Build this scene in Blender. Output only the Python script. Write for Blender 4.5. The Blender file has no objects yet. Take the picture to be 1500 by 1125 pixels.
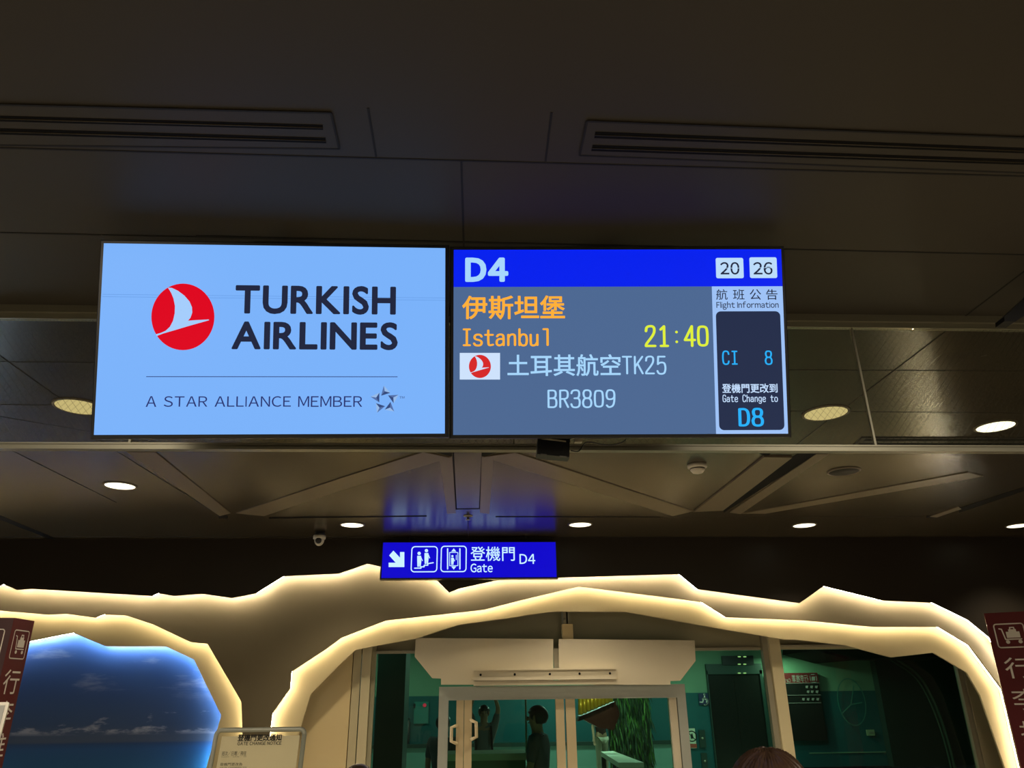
import bpy, bmesh, math, random
from mathutils import Vector, Matrix
random.seed(7)
SC = bpy.context.scene
COL = SC.collection

# ------------------------------------------------------------------ camera, world, exposure
HC = 1.95                                   # camera height above the floor
CAM = Vector((0, 0, HC))
FPX, PITCH, YAW, ROLL = 1100.0, math.radians(22.5), math.radians(2.95), 0.0125
cF = Vector((math.sin(YAW) * math.cos(PITCH), math.cos(YAW) * math.cos(PITCH), math.sin(PITCH)))
r0 = Vector((math.cos(YAW), -math.sin(YAW), 0)); u0 = r0.cross(cF)
cR = math.cos(ROLL) * r0 - math.sin(ROLL) * u0
cU = math.cos(ROLL) * u0 + math.sin(ROLL) * r0
cam = bpy.data.cameras.new('camera'); co = bpy.data.objects.new('camera', cam); COL.objects.link(co)
cam.sensor_width = 36.0; cam.lens = FPX / 1500 * 36.0; cam.clip_start = 0.02; cam.clip_end = 200
M = Matrix((cR, cU, -cF)).transposed().to_4x4(); M.translation = CAM
co.matrix_world = M
SC.camera = co
w = bpy.data.worlds.new('world'); SC.world = w; w.use_nodes = True
w.node_tree.nodes['Background'].inputs[0].default_value = (0.02, 0.02, 0.025, 1)
w.node_tree.nodes['Background'].inputs[1].default_value = 0.15
vs = SC.view_settings
vs.view_transform = 'Standard'; vs.look = 'None'; vs.exposure = 0.0; vs.gamma = 1.0; vs.use_curve_mapping = False

SPOT_W = 120.0                               # each hall downlight
LED_E = 66.0                                # radiance of the warm edge strips
LED_TOP_E = 135.0                          # the top strip, under the upper wall layer
LED_BLUE_E = 170.0
ROOM_W = 42.0                               # each unseen lamp added to the mirrored room

def area(name, loc, sx, sy, power, col=(1, 1, 1)):
    l = bpy.data.lights.new(name, 'AREA'); l.shape = 'RECTANGLE'; l.size = sx; l.size_y = sy; l.energy = power; l.color = col
    o = bpy.data.objects.new(name, l); COL.objects.link(o); o.location = loc
    return o
# unseen lamps added behind the photographer for ambience, and in the mirrored room
for i, (x, y) in enumerate(((-3.2, -1.2), (3.2, -1.2), (-3.2, -5), (3.2, -5), (-1.7, .5), (2.2, .5))):  # last pair added to brighten the notice and the near heads
    area('unseen_hall_lamp', (x, y, 3.34), 0.5, 0.5, 60, (1, 0.86, 0.66))
for (x, y, p) in ((-2.2, 11.5, .25), (2.4, 11.5, .35), (-2.5, 16.5, .6), (3.2, 16.5, 2.0), (-2.5, 21.0, .9), (2.6, 21.0, 2.8), (6.3, 20.8, 1.2), (7.6, 19.0, 1.5)):
    area('unseen_room_lamp', (x, y, 3.3), 1.6, 0.3, ROOM_W * p, (0.85, 1, 0.85))


CEIL = HC + 1.42
def ray(x, y):
    return cF + cR * ((x - 750) / FPX) - cU * ((y - 562.5) / FPX)
def at(x, y, Y):                            # the point of the wall plane at distance Y that lies in that direction
    d = ray(x, y); return CAM + d * (Y / d.y)
def atz(x, y, Z):
    d = ray(x, y); return CAM + d * ((Z - HC) / d.z)
def at_plane(x, y, o, n):
    d = ray(x, y); return CAM + d * ((o - CAM).dot(n) / d.dot(n))
def srgb(r, g, b):
    f = lambda c: (c / 255 / 12.92) if c <= 10.3 else ((c / 255 + 0.055) / 1.055) ** 2.4
    return (f(r), f(g), f(b))

wash = at(1149, 961, 22.2); area('unseen_room_lamp', wash, .25, .25, 45, (.85, 1, .7))  # unseen washer hidden behind the mullion for the green glow on the wall
class MB:
    def __init__(s): s.v = []; s.f = []; s.m = []; s.smooth = []
    def add(s, verts, faces, mi=0, sm=False):
        b = len(s.v); s.v += [Vector(q) for q in verts]
        for f in faces: s.f.append([b + i for i in f]); s.m.append(mi); s.smooth.append(sm)
        return s
    def box(s, lo, hi, mi=0):
        x0, y0, z0 = lo; x1, y1, z1 = hi
        return s.obox(Vector(((x0+x1)/2, (y0+y1)/2, (z0+z1)/2)), Vector((1,0,0)), Vector((0,1,0)), Vector((0,0,1)), (x1-x0)/2, (y1-y0)/2, (z1-z0)/2, mi)
    def obox(s, c, u, v, n, a, b, d, mi=0):
        V = [c + u*a*i + v*b*j + n*d*k for k in (-1, 1) for j in (-1, 1) for i in (-1, 1)]
        return s.add(V, [(0,2,3,1), (4,5,7,6), (0,1,5,4), (2,6,7,3), (0,4,6,2), (1,3,7,5)], mi)
    def bbox(s, c, u, v, n, a, b, d, r=0.004, mi=0):      # box with a chamfer round its front edges (n side)
        V = []
        for (k, ins) in ((-d, 0), (d - r, 0), (d, r)):
            V += [c + u*(a-ins)*i + v*(b-ins)*j + n*k for (i, j) in ((-1,-1), (1,-1), (1,1), (-1,1))]
        F = [(3,2,1,0), (8,9,10,11)]
        for L in (0, 4):
            for i in range(4): j = (i+1) % 4; F.append((L+i, L+j, L+4+j, L+4+i))
        return s.add(V, F, mi)
    def prism(s, pts, off, mi=0):           # polygon (list of 3D points) extruded by vector off
        n = len(pts); P = [Vector(p) for p in pts]; Q = [p + off for p in P]
        F = [list(range(n)), list(range(2*n-1, n-1, -1))] + [[i, n+i, n+(i+1) % n, (i+1) % n] for i in range(n)]
        return s.add(P + Q, F, mi)
    def tube(s, pts, r, seg=8, mi=0, caps=True):
        P = [Vector(p) for p in pts]; rings = []
        prev = None
        for i, p in enumerate(P):
            t = (P[min(i+1, len(P)-1)] - P[max(i-1, 0)]).normalized()
            if prev is None:
                a = Vector((0,0,1)) if abs(t.z) < 0.9 else Vector((1,0,0)); prev = (a - t*a.dot(t)).normalized()
            else: prev = (prev - t*prev.dot(t)).normalized()
            b = t.cross(prev); rr = r[i] if isinstance(r, (list, tuple)) else r
            rings.append([p + (prev*math.cos(2*math.pi*k/seg) + b*math.sin(2*math.pi*k/seg))*rr for k in range(seg)])
        V = [q for R in rings for q in R]; F = []
        for i in range(len(P)-1):
            for k in range(seg): j = (k+1) % seg; F.append((i*seg+k, i*seg+j, (i+1)*seg+j, (i+1)*seg+k))
        if caps: F += [list(range(seg-1, -1, -1)), list(range((len(P)-1)*seg, len(P)*seg))]
        return s.add(V, F, mi, True)
    def lathe(s, c, prof, seg=32, axis=None, mi=0, sm=True):   # prof: (radius, height) along axis
        ax = (axis or Vector((0,0,1))).normalized(); a = Vector((1,0,0)) if abs(ax.x) < .9 else Vector((0,1,0))
        e1 = (a - ax*a.dot(ax)).normalized(); e2 = ax.cross(e1); V = []; F = []
        for (r, h) in prof:
            V += [c + ax*h + (e1*math.cos(2*math.pi*k/seg) + e2*math.sin(2*math.pi*k/seg))*max(r, 1e-4) for k in range(seg)]
        for i in range(len(prof)-1):
            for k in range(seg): j = (k+1) % seg; F.append((i*seg+k, i*seg+j, (i+1)*seg+j, (i+1)*seg+k))
        F += [list(range(seg-1, -1, -1)), list(range((len(prof)-1)*seg, len(prof)*seg))]
        return s.add(V, F, mi, sm)
    def ellipsoid(s, c, rx, ry, rz, seg=20, rings=12, mi=0, fn=None):
        V = []; F = []
        for i in range(rings+1):
            th = math.pi*i/rings
            for k in range(seg):
                ph = 2*math.pi*k/seg
                d = Vector((math.sin(th)*math.cos(ph), math.sin(th)*math.sin(ph), math.cos(th)))
                q = Vector((d.x*rx, d.y*ry, d.z*rz))
                if fn: q = fn(d, q)
                V.append(c + q)
        for i in range(rings):
            for k in range(seg): j = (k+1) % seg; F.append((i*seg+k, (i+1)*seg+k, (i+1)*seg+j, i*seg+j))
        return s.add(V, F, mi, True)

def base_of(o):
    v = Vector((0,0,0))
    while o is not None: v = v + o.location; o = o.parent
    return v
def obj(name, mb, mats, parent=None, fix=True):
    me = bpy.data.meshes.new(name)
    off = base_of(parent) if parent else Vector((0,0,0))
    me.from_pydata([tuple(p - off) for p in mb.v], [], mb.f)
    for m in (mats if isinstance(mats, (list, tuple)) else [mats]): me.materials.append(m)
    me.polygons.foreach_set('material_index', mb.m); me.polygons.foreach_set('use_smooth', mb.smooth)
    if fix:
        bm = bmesh.new(); bm.from_mesh(me); bmesh.ops.recalc_face_normals(bm, faces=bm.faces); bm.to_mesh(me); bm.free()
    me.update()
    o = bpy.data.objects.new(name, me); COL.objects.link(o)
    if parent: o.parent = parent
    return o
def thing(name, label, cat, loc, group=None):
    o = bpy.data.objects.new(name, None); COL.objects.link(o); o.location = loc; o.empty_display_size = .1
    return tag(o, label, cat, group)
def tag(o, label, cat=None, group=None, kind=None):
    o['label'] = label
    if cat: o['category'] = cat
    if group: o['group'] = group
    if kind: o['kind'] = kind
    return o
def struct(name, mb, mats, label=None, fix=True):
    o = obj(name, mb, mats, None, fix); o['kind'] = 'structure'
    if label: o['label'] = label
    return o
def copy_tree(o, parent=None):
    c = o.copy(); COL.objects.link(c)
    if parent: c.parent = parent
    for ch in list(o.children): copy_tree(ch, c)
    return c

# ------------------------------------------------------------------ materials
def mat(name, col, rough=.5, metal=0.0, spec=.5, noise=0.0, nscale=8.0, bump=0.0, stretch=None):
    m = bpy.data.materials.new(name); m.use_nodes = True; nt = m.node_tree; b = nt.nodes['Principled BSDF']
    b.inputs['Roughness'].default_value = rough; b.inputs['Metallic'].default_value = metal; b.inputs['Specular IOR Level'].default_value = spec
    tc = nt.nodes.new('ShaderNodeTexCoord'); mp = nt.nodes.new('ShaderNodeMapping'); n = nt.nodes.new('ShaderNodeTexNoise')
    nt.links.new(tc.outputs['Object'], mp.inputs[0]); nt.links.new(mp.outputs[0], n.inputs['Vector'])
    if stretch: mp.inputs['Scale'].default_value = stretch
    n.inputs['Scale'].default_value = nscale; n.inputs['Detail'].default_value = 4
    mx = nt.nodes.new('ShaderNodeMix'); mx.data_type = 'RGBA'
    mx.inputs[6].default_value = tuple(c*(1-noise) for c in col) + (1,); mx.inputs[7].default_value = tuple(min(1, c*(1+noise)) for c in col) + (1,)
    nt.links.new(n.outputs['Fac'], mx.inputs[0]); nt.links.new(mx.outputs[2], b.inputs['Base Color'])
    if bump:
        bp = nt.nodes.new('ShaderNodeBump'); bp.inputs['Strength'].default_value = bump; bp.inputs['Distance'].default_value = .01
        nt.links.new(n.outputs['Fac'], bp.inputs['Height']); nt.links.new(bp.outputs[0], b.inputs['Normal'])
    return m
def emit(name, col, strength=1.0, sample=False, back=(0.01, 0.01, 0.012), gloss=False):
    m = bpy.data.materials.new(name); m.use_nodes = True; nt = m.node_tree; b = nt.nodes['Principled BSDF']
    b.inputs['Base Color'].default_value = tuple(back) + (1,); b.inputs['Roughness'].default_value = .35
    b.inputs['Specular IOR Level'].default_value = .12 if gloss else 0.0
    b.inputs['Emission Color'].default_value = tuple(col) + (1,); b.inputs['Emission Strength'].default_value = strength
    m.cycles.emission_sampling = 'FRONT_BACK' if sample else 'NONE'
    return m
def scr(name, r, g, b, sample=False): return emit(name, srgb(r, g, b), 1.0, sample)
def glass(name, tint, refl=.05, rough=0.0):
    m = bpy.data.materials.new(name); m.use_nodes = True; nt = m.node_tree; nt.nodes.clear()
    out = nt.nodes.new('ShaderNodeOutputMaterial'); t = nt.nodes.new('ShaderNodeBsdfTransparent'); g = nt.nodes.new('ShaderNodeBsdfGlossy')
    t.inputs[0].default_value = tuple(tint) + (1,); g.inputs['Roughness'].default_value = rough; g.inputs[0].default_value = (1, 1, 1, 1)
    fr = nt.nodes.new('ShaderNodeFresnel'); fr.inputs[0].default_value = 1.45
    ml = nt.nodes.new('ShaderNodeMath'); ml.operation = 'MULTIPLY'; ml.inputs[1].default_value = refl / .035
    mx = nt.nodes.new('ShaderNodeMixShader')
    nt.links.new(fr.outputs[0], ml.inputs[0]); nt.links.new(ml.outputs[0], mx.inputs[0]); nt.links.new(t.outputs[0], mx.inputs[1]); nt.links.new(g.outputs[0], mx.inputs[2]); nt.links.new(mx.outputs[0], out.inputs[0])
    return m
def wired_glass(name):
    m = glass(name, (.93, .95, .9), .02); nt = m.node_tree; out = [n for n in nt.nodes if n.type == 'OUTPUT_MATERIAL'][0]
    base = out.inputs[0].links[0].from_socket
    tc = nt.nodes.new('ShaderNodeTexCoord'); sp = nt.nodes.new('ShaderNodeSeparateXYZ'); nt.links.new(tc.outputs['Object'], sp.inputs[0])
    masks = []
    for sg in (1, -1):
        a = nt.nodes.new('ShaderNodeMath'); a.operation = 'MULTIPLY_ADD'; a.inputs[1].default_value = sg * .85; nt.links.new(sp.outputs[2], a.inputs[0]); nt.links.new(sp.outputs[0], a.inputs[2])
        q = nt.nodes.new('ShaderNodeMath'); q.operation = 'PINGPONG'; q.inputs[1].default_value = .0135; nt.links.new(a.outputs[0], q.inputs[0])
        l = nt.nodes.new('ShaderNodeMath'); l.operation = 'LESS_THAN'; l.inputs[1].default_value = .0006; nt.links.new(q.outputs[0], l.inputs[0]); masks.append(l)
    mxm = nt.nodes.new('ShaderNodeMath'); mxm.operation = 'MAXIMUM'; nt.links.new(masks[0].outputs[0], mxm.inputs[0]); nt.links.new(masks[1].outputs[0], mxm.inputs[1])
    d = nt.nodes.new('ShaderNodeBsdfPrincipled'); d.inputs['Base Color'].default_value = (.05, .045, .03, 1); d.inputs['Roughness'].default_value = .4
    mx = nt.nodes.new('ShaderNodeMixShader'); hf = nt.nodes.new('ShaderNodeMath'); hf.operation = 'MULTIPLY'; hf.inputs[1].default_value = .5
    nt.links.new(mxm.outputs[0], hf.inputs[0]); nt.links.new(hf.outputs[0], mx.inputs[0]); nt.links.new(base, mx.inputs[1]); nt.links.new(d.outputs[0], mx.inputs[2]); nt.links.new(mx.outputs[0], out.inputs[0])
    return m

m_ceiln = mat('ceiling_bronze_matt', (.047, .041, .031), .50, 0, .20, .06, 1.5)
m_ceil = mat('ceiling_bronze', (.046, .037, .023), .25, 0, .38, .06, 1.5)
m_rib = mat('rib_bronze_lit', (.150, .118, .078), .38, 0, .4, .05, 3)  # colour lightened because the ribs look brighter by their angle
m_groove = mat('groove_dark', (.006, .006, .006), .8)
m_black = mat('black_plastic', (.008, .009, .011), .35)
m_blackm = mat('black_matt', (.006, .006, .006), .75, 0, .1)
m_alu = mat('aluminium', (.25, .24, .18), .42, .5, .5, .05, 20)
m_floor = mat('stone_floor', (.50, .45, .37), .3, 0, .5, .12, 3)
m_hallwall = mat('hall_wall', (.30, .26, .20), .7)
m_l1 = mat('upper_panel_bronze', (.028, .022, .016), .42, 0, .4, .06, 3)
m_l2 = mat('middle_panel_brown', (.170, .138, .080), .5, 0, .4, .05, 3)
m_l3 = mat('inner_panel_cream', (.40, .335, .19), .5, 0, .4, .03, 3)
m_cream = mat('door_surround_cream', (.76, .60, .32), .5, 0, .4, .03, 4)
m_olive = mat('facade_olive', (.34, .31, .20), .5)
m_fgrey = mat('facade_grey', (.33, .30, .22), .45, .2)
m_board = mat('board_beige', (.64, .575, .43), .45, 0, .4, .02, 5)
m_dframe = mat('door_frame_metal', (.44, .46, .41), .4, .3, .5, .04, 20)
m_stile = mat('door_stile_cream', (.66, .54, .33), .42, .2)
m_led = emit('warm_led', (1.0, .83, .56), LED_E, True)
m_ledt = emit('warm_led_top', (1.0, .86, .64), LED_TOP_E, True)
m_ledb = emit('cool_led', (.62, .80, 1.0), LED_BLUE_E, True)
m_glass = glass('green_tinted_glass', (.62, .86, .76), .022)
m_clear = glass('clear_acrylic', (.97, .97, .95), .03)
m_wired = wired_glass('wired_glass')
m_lampb = emit('lamp_bright', (1.0, .93, .68), 2.4, True)
m_lampd = emit('lamp_dim', srgb(214, 192, 132), 1.0, True)
m_white = mat('white_plastic', (.62, .58, .48), .45)
m_maroon = mat('maroon_enamel', (.105, .012, .014), .42, 0, .2, .05, 5)
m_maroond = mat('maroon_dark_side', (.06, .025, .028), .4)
m_paintw = mat('sign_white_paint', (.72, .66, .60), .55)
m_paper = mat('paper_cream', (.80, .72, .50), .8)
m_ink = mat('black_ink', (.012, .012, .012), .7)
m_inkg = mat('grey_ink', (.06, .06, .05), .7)

# ------------------------------------------------------------------ writing
FONT_CACHE = {}
def load_glyphs(chars):
    """outlines of the given characters, each in its own cell of width 1"""
    chars = [c for c in dict.fromkeys(chars) if c not in FONT_CACHE]
    c = bpy.data.curves.new('writing', 'FONT'); c.body = ''.join(chars); c.resolution_u = 4
    o = bpy.data.objects.new('writing', c); COL.objects.link(o); bpy.context.view_layer.update()
    me = bpy.data.meshes.new_from_object(o.evaluated_get(bpy.context.evaluated_depsgraph_get()))
    bm = bmesh.new(); bm.from_mesh(me); bmesh.ops.remove_doubles(bm, verts=bm.verts, dist=1e-5)
    wide = all(ord(q) > 0x2E00 for q in chars); cells = {}
    if wide:
        pitch = (max(v.co.x for v in bm.verts)) / len(chars); pitch = round(pitch, 1) if abs(round(pitch, 1) - pitch) < .06 else pitch
        for v in bm.verts: cells.setdefault(min(len(chars)-1, max(0, int(v.co.x // pitch))), []).append(v)
        for k, ch in enumerate(chars):
            ix = {v.index: n for n, v in enumerate(cells.get(k, []))}
            FONT_CACHE[ch] = ([((v.co.x - k*pitch)/pitch, v.co.y/pitch) for v in cells.get(k, [])],
                              [tuple(ix[v.index] for v in p.verts) for p in bm.faces if all(v.index in ix for v in p.verts)],
                              [(ix[e.verts[0].index], ix[e.verts[1].index]) for e in bm.edges if len(e.link_faces) == 1 and e.verts[0].index in ix and e.verts[1].index in ix])
    else:
        V = [(v.co.x, v.co.y) for v in bm.verts]
        FONT_CACHE[chars[0]] = (V, [tuple(v.index for v in p.verts) for p in bm.faces], [(e.verts[0].index, e.verts[1].index) for e in bm.edges if len(e.link_faces) == 1])
    bm.free(); bpy.data.objects.remove(o); bpy.data.curves.remove(c); bpy.data.meshes.remove(me)
load_glyphs('登機門更改到通知伊斯坦堡土耳其航空班公告行李推車次日期飛往為' + ''.join(chr(ord(c) + 0xFEE0) for c in 'ABCDEFGHLMNORSTabefghmnotrac024678t/-'))
def bar(x0, x1, y0, y1): return [(x0,y0), (x1,y0), (x1,y1), (x0,y1)]
def glyph2d(ch, plain=True):
    if plain and ch in 'Il|': P = bar(0, .075, 0, .73 if ch != 'l' else .77); return P, [(0,1,2,3)], [(0,1), (1,2), (2,3), (3,0)]
    if plain and ch == 'i': P = bar(0, .075, 0, .54) + bar(0, .075, .64, .73); return P, [(0,1,2,3), (4,5,6,7)], [(0,1), (1,2), (2,3), (3,0), (4,5), (5,6), (6,7), (7,4)]
    if ch not in FONT_CACHE: load_glyphs(ch)
    return FONT_CACHE[ch]
def text2d(s, bold=0.0, spacing=1.0, human=False):
    """outline of a line of writing; bold thickens every stroke by that much. Latin letters use the full-width sans forms, set close."""
    V = []; F = []; x = 0.0
    for ch in s:
        if ch == ' ': x += .27 * spacing; continue
        wide = ord(ch) > 0x2E00
        g, f, E = glyph2d(ch if wide or human or ch in 'Iil' else chr(ord(ch) + 0xFEE0), not human)
        lo = min(p[0] for p in g); hi = max(p[0] for p in g)
        if wide: dx = x; adv = 1.0 * spacing
        else: dx = x - lo; adv = (hi - lo) + .085 * spacing + bold * 1.2
        b = len(V); V += [(p[0] + dx, p[1]) for p in g]; F += [tuple(b + q for q in t) for t in f]
        if bold:
            for (a, c) in E:
                v, r = ribbon([(g[a][0] + dx, g[a][1]), (g[c][0] + dx, g[c][1])], bold * 2); b = len(V); V += v; F += [tuple(b + q for q in t) for t in r]
        x += adv
    return V, F
def chaikin(P, n=2):
    for _ in range(n):
        Q = [P[0]]
        for a, b in zip(P, P[1:]):
            Q += [(a[0]*.75+b[0]*.25, a[1]*.75+b[1]*.25), (a[0]*.25+b[0]*.75, a[1]*.25+b[1]*.75)]
        P = Q + [P[-1]]
    return P
def closed(P):
    a = ((P[0][0]+P[-1][0])/2, (P[0][1]+P[-1][1])/2); return [a] + P + [a]
O_ = closed([(2,19.6), (8,19.6), (9,15), (9,5), (8,.4), (2,.4), (1,5), (1,15)])
o_ = closed([(2.5,13.2), (7.5,13.2), (9,9), (9,4), (7.5,-.2), (2.5,-.2), (1,4), (1,9)])
G = {  # rounded monospace strokes: (smooth?, points)
 'I': [(0, [(2,0),(8,0)]), (0, [(2,20),(8,20)]), (0, [(5,0),(5,20)])],
 's': [(1, [(8.6,10.8),(7.4,13.4),(2.6,13.4),(1.2,10.2),(2.2,7.4),(7.8,6),(9,3),(7.6,-.4),(2.4,-.4),(1,2.2)])],
 't': [(1, [(4,18.5),(4,1.5),(5.2,-.4),(8.8,.6)]), (0, [(1,13),(8.5,13)])],
 'a': [(1, [(1.6,11),(3,13.5),(7.4,13.4),(8.2,10),(8.2,0)]), (1, [(8.2,7.6),(3,8),(1,5),(1.4,.2),(5,-.6),(8.2,2.6)])],
 'n': [(0, [(1.6,0),(1.6,13)]), (1, [(1.6,9),(3.5,13.4),(8,13.6),(8.4,9),(8.4,0)])],
 'b': [(0, [(1.6,0),(1.6,20)]), (1, [(1.6,9),(3.6,13.6),(8,13.4),(9,9),(9,4),(8,-.4),(3.6,-.6),(1.6,4)])],
 'u': [(1, [(1.6,13),(1.6,4),(2,-.6),(6.5,-.4),(8.4,4)]), (0, [(8.4,13),(8.4,0)])],
 'l': [(0, [(3.4,20),(7.4,20),(7.4,0)])],
 '1': [(0, [(2.6,16.8),(5.6,20),(5.6,0)]), (0, [(2.6,0),(8.6,0)])],
 '2': [(1, [(1.2,15.2),(1.8,20),(8.2,20.4),(8.8,14.5),(6.5,9.5),(1.2,2),(1,0)]), (0, [(1,0),(9,0)])],
 ':': [(0, [(5,14),(5,14.3)]), (0, [(5,4),(5,4.3)])],
 '4': [(0, [(7,0),(7,20),(.8,6),(9.4,6)])],
 '0': [(1, O_)],
 'T': [(0, [(.8,20),(9.2,20)]), (0, [(5,20),(5,0)])],
 'K': [(0, [(1.4,0),(1.4,20)]), (0, [(9,20),(1.6,8)]), (0, [(4,11.8),(9.2,0)])],
 '5': [(0, [(8.6,20),(2,20),(1.6,11)]), (1, [(1.6,11),(3.5,13),(8,13),(9.2,9),(9.2,4),(7.8,-.4),(2.4,-.6),(1,3)])],
 'B': [(0, [(1.4,0),(1.4,20)]), (1, [(1.4,20),(7.6,20.2),(8.8,17),(8.2,11),(1.4,10.6)]), (1, [(1.4,10.6),(8.4,10.8),(9.4,6),(8.6,-.2),(1.4,0)])],
 'R': [(0, [(1.4,0),(1.4,20)]), (1, [(1.4,20),(8,20.3),(9.2,16),(8.4,10),(1.4,9.8)]), (0, [(5.2,9.8),(9.2,0)])],
 '3': [(1, [(1,16.5),(2,20.2),(8,20.4),(9,16),(8,10.8),(4,10.6)]), (1, [(4,10.6),(8.4,10.6),(9.4,6),(8.4,-.3),(2,-.5),(.8,3.6)])],
 '8': [(1, closed([(2.6,20.3),(7.4,20.3),(8.8,17),(8,11.5),(5,10.5),(2,11.5),(1.2,17)])), (1, closed([(2,10),(5,10.8),(8,10),(9.4,5.5),(8.2,-.3),(1.8,-.3),(.6,5.5)]))],
 '9': [(1, closed([(2.6,20.3),(7.4,20.3),(9,16.5),(8.6,10),(2.4,8.8),(1,13),(1.2,17)])), (1, [(8.9,15),(8.8,7),(7.4,1),(3,-.6),(1.2,2)])],
 'C': [(1, [(9,15.5),(8,20.2),(2.4,20.4),(1,15),(1,5),(2.4,-.4),(8,-.2),(9,4.5)])],
 'D': [(0, [(1.4,0),(1.4,20)]), (1, [(1.4,20),(6.5,20.2),(9,16),(9,4),(6.5,-.2),(1.4,0)])],
 'G': [(1, [(9,15.5),(8,20.2),(2.4,20.4),(1,15),(1,5),(2.4,-.4),(8.6,-.2),(9,5),(9,9)]), (0, [(5.5,9),(9,9)])],
 'e': [(1, [(1.4,6.8),(9,6.8),(8.6,11),(7,13.6),(2.6,13.4),(1,9),(1,4),(2.6,-.4),(7.4,-.5),(8.8,2.2)])],
 'h': [(0, [(1.6,0),(1.6,20)]), (1, [(1.6,9),(3.5,13.4),(8,13.6),(8.4,9),(8.4,0)])],
 'g': [(1, [(8.4,13),(8.4,0),(7.8,-5.4),(2.6,-5.4),(1.4,-3.4)]), (1, closed([(2.6,13.4),(6.6,13.4),(8.4,10),(8.4,4.5),(6.6,1),(2.6,1),(1,4.5),(1,10)]))],
 'o': [(1, o_)],
}
def ribbon(P, w, caps=True):
    V = []; F = []
    for a, b in zip(P, P[1:]):
        d = Vector((b[0]-a[0], b[1]-a[1]))
        if d.length < 1e-6: continue
        d.normalize(); n = Vector((-d.y, d.x)) * (w/2); i = len(V)
        V += [(a[0]+n.x, a[1]+n.y), (a[0]-n.x, a[1]-n.y), (b[0]-n.x, b[1]-n.y), (b[0]+n.x, b[1]+n.y)]; F.append((i, i+1, i+2, i+3))
    for p in P if caps else ():
        i = len(V); V += [(p[0]+w/2*math.cos(k*math.pi/5), p[1]+w/2*math.sin(k*math.pi/5)) for k in range(10)]; F.append(tuple(range(i, i+10)))
    return V, F
def stroke2d(s, adv=12.0, wt=2.2):
    V = []; F = []
    for i, ch in enumerate(s):
        for sm, P in G.get(ch, ()):
            P = chaikin(P) if sm else P
            v, f = ribbon([(p[0]+i*adv, p[1]) for p in P], wt); b = len(V); V += v; F += [tuple(b+q for q in t) for t in f]
    return V, F

class Face:                                 # a flat face of a thing: origin, right, up, outward
    def __init__(s, o, u, v, n): s.o, s.u, s.v, s.n = Vector(o), Vector(u), Vector(v), Vector(n)
    def px(s, x, y):
        q = at_plane(x, y, s.o, s.n) - s.o; return (q.dot(s.u), q.dot(s.v))
    def P(s, a, b, h=0.0): return s.o + s.u*a + s.v*b + s.n*h
    def rect(s, x0, y0, x1, y1):
        A = s.px(x0, (y0+y1)/2)[0]; B = s.px(x1, (y0+y1)/2)[0]; C = s.px((x0+x1)/2, y1)[1]; D = s.px((x0+x1)/2, y0)[1]
        return A, C, B, D
    def flat(s, mb, V, F, box, h, mi=0, mirror=False):
        xs = [v[0] for v in V]; ys = [v[1] for v in V]; a, c, b, d = box
        if mirror: a, b = b, a
        fx = (b-a)/(max(xs)-min(xs)); fy = (d-c)/(max(ys)-min(ys)); mx, my = min(xs), min(ys)
        return mb.add([s.P(a+(x-mx)*fx, c+(y-my)*fy, h) for x, y in V], F, mi)
    def poly(s, mb, pts, h, mi=0): return mb.add([s.P(a, b, h) for a, b in pts], [tuple(range(len(pts)))], mi)
    def text(s, mb, st, x0, y0, x1, y1, h, mi=0, bold=0.0, spacing=1.0, mirror=False, human=False):
        V, F = text2d(st, bold, spacing, human); return s.flat(mb, V, F, s.rect(x0, y0, x1, y1), h, mi, mirror)
    def stroke(s, mb, st, x0, y0, x1, y1, h, mi=0, adv=12.0, wt=2.2):
        V, F = stroke2d(st, adv, wt); return s.flat(mb, V, F, s.rect(x0, y0, x1, y1), h, mi)
    def rr(s, box, r, n=5):                 # rounded rectangle outline
        a, c, b, d = box; P = []
        for (cx, cy, t0) in ((b-r, d-r, 0), (a+r, d-r, 90), (a+r, c+r, 180), (b-r, c+r, 270)):
            P += [(cx+r*math.cos(math.radians(t0+90*k/n)), cy+r*math.sin(math.radians(t0+90*k/n))) for k in range(n+1)]
        return P
    def line(s, mb, pts, w, h, mi=0, caps=True):
        V, F = ribbon(pts, w, caps); return mb.add([s.P(a, b, h) for a, b in V], F, mi)
    def pxs(s, L): return [s.px(x, y) for x, y in L]

# ------------------------------------------------------------------ the hall shell
struct('floor', MB().box((-8, -9, -.1), (9, 26, 0)), m_floor)
struct('wall_left', MB().box((-8.1, -9, 0), (-8, 8, CEIL)), m_hallwall)
struct('wall_right', MB().box((9, -9, 0), (9.1, 8, CEIL)), m_hallwall)
struct('wall_back', MB().box((-8, -9.1, 0), (9, -9, CEIL)), m_hallwall)
ceil = struct('ceiling', MB().box((-8, -9, CEIL), (9, 2.68, CEIL+.1), 0).box((-8, 2.68, CEIL), (9, 7.9, CEIL+.1), 1), [m_ceiln, m_ceil], 'dark bronze metal panel ceiling over the hall')
def cpoly(mb, pts, z0, z1, mi=0):           # a flat plate on the ceiling, traced corners at the ceiling's height
    P = [atz(x, y, CEIL) for x, y in pts]
    return mb.prism([Vector((p.x, p.y, CEIL - z0)) for p in P], Vector((0, 0, -(z1 - z0))), mi)
def cline(mb, a, b, w=.006, ext=0.0):
    A = atz(*a, CEIL); B = atz(*b, CEIL); d = (B-A).normalized(); A = A - d*ext; B = B + d*ext; n = Vector((-d.y, d.x, 0))*(w/2)
    return mb.prism([q + Vector((0,0,-.0002)) for q in (A-n, A+n, B+n, B-n)], Vector((0,0,-.0012)))
jb = MB()
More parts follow.
